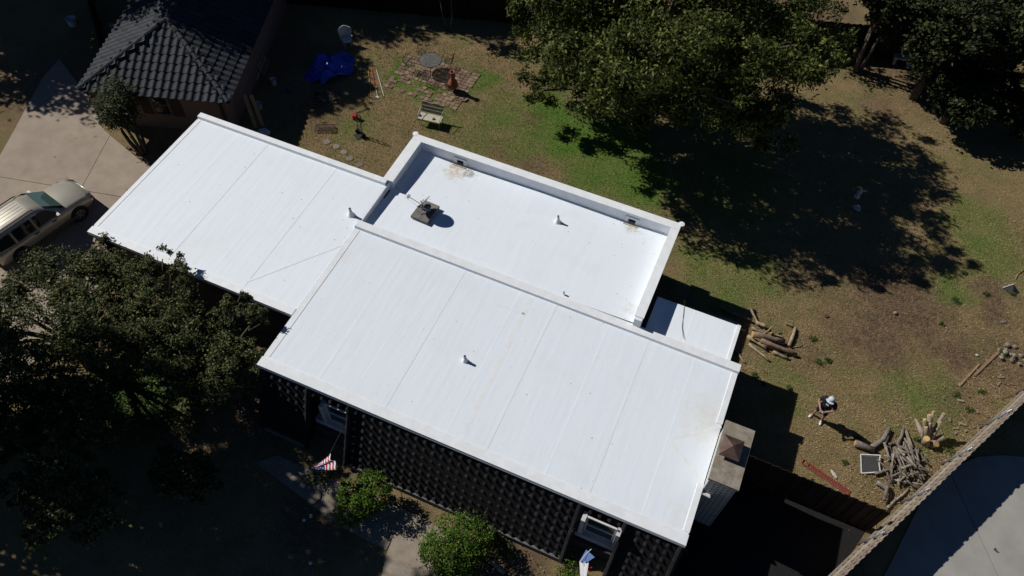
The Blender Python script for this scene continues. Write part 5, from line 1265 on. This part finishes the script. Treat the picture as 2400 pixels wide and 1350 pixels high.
b = MB(); b.tube([A0+Vector((-.12,-.05,.05))-f1.location, A0.lerp(A1,.5)-f1.location, A1-f1.location, Vector((oL1-.25,8.66,1.7))-f1.location], .012, 6); b.build("pole", M['black_iron'], f1)
B0 = at(1388,1290,1.7); 
f2 = thing("blue_white_flag", "blue and white flag hanging in front of the right window", "flag", (B0.x,B0.y,0))
q0, q1, q2, q3 = at(1374,1288,1.6), at(1394,1306,2.0), at(1377,1318,1.75), at(1358,1316,1.35)
def fl2(u, v):
    a = q0.lerp(q1, v); e = q3.lerp(q2, v); p = a.lerp(e, u); return p + Vector((0,0,.05*math.sin(v*9)*u + .03*math.sin(u*3)))
cloth("flag_cloth", f2, fl2, 10, 12, lambda u,v,k: 0, [mat("flag_pale_blue",(.08,.13,.30),.7)], f2.location)
r0, r1, r2, r3 = at(1358,1317,1.35), at(1379,1319,1.75), at(1374,1352,1.3), at(1360,1352,.95)
def fl3(u, v):
    a = r0.lerp(r1, v); e = r3.lerp(r2, v); p = a.lerp(e, u); return p + Vector((0,.03*math.sin(v*14),.04*math.sin(v*14)))
cloth("flag_fold", f2, fl3, 10, 14, lambda u,v,k: 0, [WHT], f2.location)
s0, s1, s2, s3 = at(1379,1325,1.35), at(1388,1328,1.55), at(1386,1341,1.4), at(1380,1339,1.2)
def fl4(u, v): return s0.lerp(s1, v).lerp(s3.lerp(s2, v), u)
cloth("red_fold", f2, fl4, 4, 4, lambda u,v,k: 0, [RED], f2.location)
b = MB(); b.tube([at(1386,1287,1.8)-f2.location, at(1372,1300,1.72)-f2.location, at(1358,1318,1.6)-f2.location], .012, 6); b.build("pole", M['white_paint'], f2)
for (px, py, lab) in [(716,1225,"left of a pair of small white globe lights in the front garden"),(732,1216,"right of a pair of small white globe lights in the front garden"),(731,1325,"single white globe light near the lower edge of the picture")]:
    t = thing("garden_light", lab, "garden light", at(px,py), group="small globe garden lights"); b = MB(); b.lathe([(.01,.20),(.05,.23),(.06,.27),(.045,.32),(.01,.34)], 12); b.build("globe", M['white_plastic'], t, True); b = MB(); b.tube([(0,0,0),(0,0,.21)], .01, 6); b.build("stake", M['black_iron'], t)
wire("garden_hose", "black hose curving across the shaded front walk", [at(753,1155,.05), at(752,1167,.05), at(747,1175,.05), at(738,1181,.05), at(732,1182,.05)], .016, M['rubber'], "hose")
log("fallen_branch", "pale fallen branch right of the round shrub", None, [at(1136,1303,.12), at(1162,1325,.12), at(1182,1344,.08)], .08, M['pale_bark'], False, "branch")
log("fallen_branch", "thinner fallen branch beside the pale one right of the round shrub", None, [at(1122,1312,.08), at(1150,1345,.06)], .05, M['bark'], False, "branch")
blobthing("cloth_scrap", "small blue and white scrap under the round shrub", "scrap", 1118, 1307, .1, .07, M['white_plastic'], (1.4,.6,.6), 14)
for i, (px, py, a) in enumerate([(302,349,.9),(318,362,.8),(332,373,.8),(346,383,.8),(313,343,.6),(345,352,.4),(352,360,.5)]):
    b = MB(); b.obox((0,0,.05), (.22,.10,.10)); o = b.build("edging_brick", M['paver'], loc=at(px,py)); o.rotation_euler.z = a-.9; tag(o, "brick edging the bed of the many-stemmed shrub", "brick", "bricks edging the shrub bed")
# ================================================================== PARKED CAR (local x forward, y left, z up)
cf = at(199,512); cr = at(59,612); cd_ = (cf-cr); ca = math.atan2(cd_.y, cd_.x); rgt = Vector((math.sin(ca), -math.cos(ca), 0))
ctr = (cf+cr)/2 - rgt*.86; ctr.z = .05
car = thing("parked_car", "champagne estate SUV parked on the driveway beside the white side roof", "car", ctr, ca)
PAINT, pt_, pb_ = new_mat("champagne_paint"); pb_.inputs["Base Color"].default_value = (.43,.395,.325,1); pb_.inputs["Metallic"].default_value = .35; pb_.inputs["Roughness"].default_value = .32; pb_.inputs["Coat Weight"].default_value = .6; pb_.inputs["Coat Roughness"].default_value = .08
CLAD = mat("dark_cladding",(.085,.065,.045),.5); BLACK = mat("black_trim",(.012,.013,.014),.35); GL = mat("car_glass",(.015,.02,.02),.04,spec=.9)
WSG = mat("windscreen_glass",(.05,.09,.075),.04,spec=.9); LAMP = mat("lamp_lens",(.55,.55,.55),.1,spec=.8); TAIL = mat("tail_lens",(.35,.02,.02),.15)
# lower body: stations along x -> (x, half width, sill z, belt z, top z, crown)
st_ = [(-2.34,.70,.45,.78,.86),(-2.26,.83,.36,.90,1.02),(-2.05,.90,.32,.95,1.06),(-1.4,.925,.30,.97,1.06),(-.5,.93,.29,.97,1.05),(.3,.93,.29,.96,1.04),(.85,.925,.30,.95,1.04),(1.2,.92,.31,.93,1.03),(1.7,.90,.32,.88,.98),(2.05,.86,.34,.80,.90),(2.25,.76,.38,.70,.80),(2.34,.60,.42,.60,.68)]
vs = []; fs = []; NP = 13
for (x, hw_, zs, zb, zt) in st_:
    half = [(hw_*.80,zs),(hw_*.97,zs+.05),(hw_*1.0,zs+.28),(hw_*.995,zb-.10),(hw_*.95,zb),(hw_*.80,zt-.02)]
    ring = [(y,z) for y,z in half] + [(0,zt)] + [(-y,z) for y,z in reversed(half)]
    vs += [(x,y,z) for y,z in ring]
for i in range(len(st_)-1):
    for k in range(NP-1): fs.append((i*NP+k, i*NP+k+1, (i+1)*NP+k+1, (i+1)*NP+k))
    fs.append((i*NP+NP-1, i*NP, (i+1)*NP, (i+1)*NP+NP-1))
fs.append(tuple(range(NP))); fs.append(tuple(reversed([(len(st_)-1)*NP+k for k in range(NP)])))
b = MB(); b.add(vs, fs); body = b.build("body", PAINT, car, True)
# cabin: pillars and roof as a loft from belt to roof
cab = [(1.0,-2.22,.86,1.0,.80),(1.28,-2.14,.62,.86,.745),(1.56,-2.02,.28,.0,.665),(1.66,-1.86,.06,.0,.58),(1.70,-1.5,-.2,.0,.40)]
def ring(z, xr, xf, w_):
    return [(xf-.10*0,w_*.55,z),(xf-.06,w_*.92,z),(xf-.30,w_,z),((xr+xf)/2,w_*1.02,z),(xr+.35,w_,z),(xr+.06,w_*.9,z),(xr,w_*.5,z)]
levels = [(1.0,-2.24,1.02,.86),(1.30,-2.14,.62,.775),(1.58,-2.0,.26,.675),(1.68,-1.9,.08,.60),(1.715,-1.6,-.15,.42)]
vs = []; fs = []
for (z,xr,xf,w_) in levels:
    h_ = ring(z,xr,xf,w_); vs += h_ + [(x,-y,z) for x,y,z in reversed(h_)]
n_ = 14
for i in range(len(levels)-1):
    for k in range(n_): fs.append((i*n_+k, i*n_+(k+1)%n_, (i+1)*n_+(k+1)%n_, (i+1)*n_+k))
fs.append(tuple((len(levels)-1)*n_+k for k in range(n_)))
b = MB(); b.add(vs, fs); b.build("cabin", PAINT, car, True)
def pane(name, pts, m, off):
    o_ = Vector(off); b = MB(); P = [Vector(p)+o_ for p in pts]; b.add(P, [tuple(range(len(P)))]); return b.build(name, m, car)
pane("windscreen", [(.985,.66,1.05),(.985,-.66,1.05),(.30,-.60,1.57),(.30,.60,1.57)], WSG, (.06,0,.03))
pane("rear_window", [(-2.24,.62,1.08),(-2.02,.56,1.56),(-2.02,-.56,1.56),(-2.24,-.62,1.08)], GL, (-.03,0,.02))
for s_ in (-1,1):
    def sw_(p): return (p[0], p[1]*s_, p[2])
    for nm, pts in (("front_side_window",[(.80,.875,1.03),(.30,.735,1.52),(-.28,.735,1.53),(-.28,.895,1.03)]),("rear_side_window",[(-.38,.897,1.03),(-.38,.735,1.53),(-1.22,.73,1.52),(-1.22,.893,1.03)]),("quarter_window",[(-1.32,.89,1.03),(-1.32,.73,1.52),(-1.82,.72,1.49),(-2.02,.85,1.06)])):
        pane(nm, [sw_(p) for p in (pts if s_ > 0 else list(reversed(pts)))], GL, (0,s_*.012,.006))
    b = MB(); b.tube([(-1.75,s_*.60,1.72),(-1.6,s_*.60,1.76),(-.15,s_*.60,1.76),(0,s_*.60,1.71)], .022, 7); b.build("roof_rail", BLACK, car)
    b = MB(); b.obox((.62,s_*1.0,1.10), (.12,.20,.14)); b.build("mirror", PAINT, car)
    b = MB(); b.box(-1.35,1.25,s_*.925-.02,s_*.925+.02,.30,.44); b.build("sill_trim", CLAD, car)
    for x in (-.45,.38):
        b = MB(); b.obox((x,s_*.945,.88), (.20,.03,.035)); b.build("door_handle", BLACK, car)
    b = MB(); b.add([Vector(sw_(p)) for p in ((2.02,.835,.83),(2.30,.55,.66),(2.33,.50,.74),(2.02,.72,.915))], [(0,1,2,3)] if s_ > 0 else [(3,2,1,0)]); b.v = [(v[0]+.02,v[1]+s_*.03,v[2]+.03) for v in b.v]; b.build("headlight", LAMP, car)
    b = MB(); b.box(-2.345,-2.25,s_*.78-.08,s_*.78+.08,.80,1.02); b.build("tail_light", TAIL, car)
    for x in (-1.40,1.40):
        w_ = MB(); w_.lathe([(.20,-.11),(.33,-.11),(.355,-.07),(.355,.07),(.33,.11),(.20,.11)], 22, (0,0,0), False); wh = w_.build("wheel", M['rubber'], car, True); wh.location = (x,s_*.83,.355); wh.rotation_euler = (R(90),0,0)
        w_ = MB(); w_.lathe([(.0,.0),(.06,.02)], 10, (0,0,-s_*.10), False)
        for k in range(6):
            a = k*math.pi/3; w_.bar((0,0,-s_*.10),(math.cos(a)*.21,math.sin(a)*.21,-s_*.10),.06,.03)
        w_.ring((0,0,-s_*.10), .21, .018, 22, 6); w_.build("rim", M['steel'], wh)
        b = MB(); b.lathe([(.0,-.012),(.40,-.012),(.40,.012),(.0,.012)], 22, (0,0,0), False); o = b.build("wheel_arch", BLACK, car); o.location = (x,s_*.925,.40); o.rotation_euler = (R(90),0,0)
for y in (-.36,-.18,0,.18,.36): b = MB(); b.bar((-1.7,y,1.716),(-.2,y,1.722),.02,.012); b.build("roof_rib", PAINT, car)
b = MB(); b.box(2.26,2.36,-.45,.45,.52,.64); b.build("grille", BLACK, car)
b = MB(); b.obox((2.20,0,.42), (.30,1.36,.16)); b.build("front_bumper", CLAD, car)
b = MB(); b.obox((-2.28,0,.48), (.18,1.6,.20)); b.build("rear_bumper", CLAD, car)
b = MB(); b.bar((1.0,-.7,1.055),(1.0,.7,1.055),.12,.03); b.build("cowl", BLACK, car)
for y in (-.3,.25): b = MB(); b.bar((1.02,y,1.08),(.86,y+.42,1.20),.02,.02); b.build("wiper", BLACK, car)

# ================================================================== MAN flying the drone
face_dir = math.atan2(-at(1915,984).y, -at(1915,984).x)          # he faces the camera
man_p = at(1913,981); man_p.z = 0.0
man = thing("person", "man in black shirt and shorts and pale cap holding a controller on the lawn", "person", man_p, face_dir + R(90))
# local frame: he faces -y, x is his left side
def skin(name, verts, edges, radii, m, root=0, sub=1, parent=man):
    me = bpy.data.meshes.new(name); me.from_pydata(verts, edges, []); o = bpy.data.objects.new(name+"_tmp", me); link(o)
    md = o.modifiers.new("Skin",'SKIN'); md.use_smooth_shade = True
    for i, r_ in enumerate(radii):
        sv = me.skin_vertices[0].data[i]; sv.radius = r_ if isinstance(r_, tuple) else (r_, r_); sv.use_root = (i == root)
    s2 = o.modifiers.new("Sub",'SUBSURF'); s2.levels = sub; s2.render_levels = sub
    dg = bpy.context.evaluated_depsgraph_get(); nm = bpy.data.meshes.new_from_object(o.evaluated_get(dg)); bpy.data.objects.remove(o)
    nm.name = name; nm.materials.clear(); nm.materials.append(m); nm.shade_smooth(); r = bpy.data.objects.new(name, nm); link(r); r.parent = parent; return r
SKIN = mat("skin",(.36,.20,.14),.6); SHIRT = mat("black_shirt",(.012,.013,.018),.85); SHORT = mat("navy_shorts",(.014,.016,.028),.85); SHOE = mat("white_shoe",(.62,.62,.64),.5); SOCK = mat("dark_sock",(.02,.02,.022),.9); CAPM = mat("cap_grey",(.50,.54,.58),.8); CAPD = mat("cap_navy",(.02,.025,.04),.8)
# joints (x, y, z): feet apart, toes forward (-y), head bent over the controller
pel=(0,.02,.92); spi=(0,.03,1.15); chs=(0,.02,1.38); nek=(0,-.02,1.52); hd0=(0,-.06,1.60); hd1=(0,-.09,1.73)
shL=(.21,.03,1.43); elL=(.33,-.02,1.15); wrL=(.09,-.29,1.10); shR=(-.21,.03,1.43); elR=(-.33,-.02,1.15); wrR=(-.09,-.29,1.10)
hpL=(.11,.02,.88); knL=(.16,-.02,.49); akL=(.19,.03,.09); hpR=(-.11,.02,.88); knR=(-.16,-.02,.49); akR=(-.19,.03,.09)
toL=(.23,-.12,.045); toR=(-.23,-.12,.045)
V = [pel,spi,chs,nek,hd0,hd1,shL,elL,wrL,shR,elR,wrR,hpL,knL,akL,hpR,knR,akR,toL,toR]
Ed = [(0,1),(1,2),(2,3),(3,4),(4,5),(2,6),(6,7),(7,8),(2,9),(9,10),(10,11),(0,12),(12,13),(13,14),(0,15),(15,16),(16,17),(14,18),(17,19)]
Rd = [(.15,.12),(.15,.12),(.17,.12),.062,(.075,.09),(.07,.085),.075,.05,.033,.075,.05,.033,.095,.06,.042,.095,.06,.042,.035,.035]
# hands: palm and five fingers curling round the controller
for s_, wi in ((1,8),(-1,11)):
    w0_ = Vector(V[wi]); pm_ = w0_ + Vector((-s_*.045,-.045,-.01)); V.append(tuple(pm_)); Ed.append((wi,len(V)-1)); Rd.append((.040,.022)); pi_ = len(V)-1
    for k in range(4):
        k1 = pm_ + Vector((-s_*.035, -.035+.022*k, .006)); k2 = k1 + Vector((-s_*.028,-.006,-.012)); k3 = k2 + Vector((-s_*.004,.0,-.024+.003*abs(k-1)))
        b0 = len(V); V += [tuple(k1),tuple(k2),tuple(k3)]; Ed += [(pi_,b0),(b0,b0+1),(b0+1,b0+2)]; Rd += [.0095,.009,.008]
    t1 = pm_ + Vector((-s_*.005,.03,.028)); t2 = t1 + Vector((-s_*.03,.0,.012)); b0 = len(V); V += [tuple(t1),tuple(t2)]; Ed += [(pi_,b0),(b0,b0+1)]; Rd += [.011,.009]
skin("body", V, Ed, Rd, SKIN)
up = lambda a, b_, t: tuple(Vector(a).lerp(Vector(b_), t))
skin("shirt", [(0,.02,.86),spi,chs,(0,-.005,1.49),shL,up(shL,elL,.75),shR,up(shR,elR,.75)], [(0,1),(1,2),(2,3),(2,4),(4,5),(2,6),(6,7)], [(.19,.155),(.185,.15),(.20,.145),(.085,.085),.105,.085,.105,.085], SHIRT)
skin("shorts", [pel,hpL,up(hpL,knL,.95),hpR,up(hpR,knR,.95)], [(0,1),(1,2),(0,3),(3,4)], [(.175,.14),.125,.095,.125,.095], SHORT)
for s_, ak, to in ((1,akL,toL),(-1,akR,toR)):
    skin("shoe", [(ak[0],ak[1]+.05,.05),(ak[0],ak[1]-.03,.055),(to[0],to[1],.045),(to[0]+s_*.01,to[1]-.07,.035)], [(0,1),(1,2),(2,3)], [(.045,.045),(.052,.05),(.055,.04),(.04,.03)], SHOE, 1)
    skin("sock", [up(ak,(ak[0],ak[1],.25),.1),(ak[0]*.98,ak[1]-.01,.22)], [(0,1)], [.05,.052], SOCK)
b = MB(); hc = Vector((0,-.085,1.72))
b.lathe([(.115,0),(.112,.05),(.09,.095),(.05,.118),(.0,.123)], 20, hc, False); o = b.build("cap", CAPM, man, True)
b = MB(); vs = [(hc.x+math.sin(a)*r_, hc.y-math.cos(a)*r_*1.0, hc.z+.0-(.02 if r_ > .15 else 0)) for r_ in (.10,.19) for a in [R(-58+116*k/8) for k in range(9)]]; b.add(vs, [(k,k+1,9+k+1,9+k) for k in range(8)]); o2 = b.build("cap_brim", CAPM, o); md = o2.modifiers.new("Solidify",'SOLIDIFY'); md.thickness = .008
b = MB(); vs = []
for i in range(4):
    th = R(15+50*i/3)
    for k in range(7): a = R(-50+100*k/6); vs.append((hc.x+math.sin(a)*math.cos(th)*.119, hc.y-math.cos(a)*math.cos(th)*.119, hc.z+math.sin(th)*.127))
b.add(vs, [(i*7+k,i*7+k+1,(i+1)*7+k+1,(i+1)*7+k) for i in range(3) for k in range(6)]); b.build("cap_front", CAPD, o)
b = MB(); b.lathe([(.085,1.56),(.092,1.62),(.095,1.70),(.1,1.74)], 16, (0,-.075,0), False); b.build("hair", mat("dark_hair",(.03,.02,.015),.8), man, True)
b = MB(); b.tube([(0,-.165,1.655),(0,-.19,1.635),(0,-.172,1.625)], [.012,.018,.012], 6); b.build("nose", SKIN, man, True)
for s_ in (-1,1):
    b = MB(); b.lathe([(.0,-.008),(.012,0),(.0,.008)], 8, (0,0,0), False); e_ = b.build("eye", mat("eye_white",(.6,.58,.55),.4), man, True); e_.location = (s_*.033,-.158,1.672)
    b = MB(); b.tube([(s_*.088,-.06,1.62),(s_*.10,-.055,1.65),(s_*.09,-.06,1.68)], [.008,.015,.008], 6); b.build("ear", SKIN, man, True)
b = MB(); b.bar((-.025,-.166,1.60),(.025,-.166,1.60),.01,.008); b.build("mouth", mat("lips",(.25,.10,.08),.6), man)
b = MB(); b.obox((0,-.125,1.36), (.11,.012,.07)); o = b.build("shirt_print", WHT, man); o.location.z = -.02; o.rotation_euler.x = 0
wp = Matrix.Rotation(man.rotation_euler.z, 3, 'Z') @ Vector((0,-.37,1.085)) + man_p
dc_ = thing("drone_controller", "small grey remote controller held in the man's hands", "controller", wp, man.rotation_euler.z)
b = MB(); b.obox((0,0,0), (.15,.09,.035)); b.build("case", M['dish_grey'], dc_)
for s_ in (-1,1): b = MB(); b.lathe([(.012,.017),(.005,.022),(.008,.04)], 8, (s_*.05,.01,0)); b.build("stick", M['black_iron'], dc_)
b = MB(); b.obox((0,-.06,.02), (.10,.07,.01), (R(20),0,0)); b.build("screen", M['glass'], dc_)
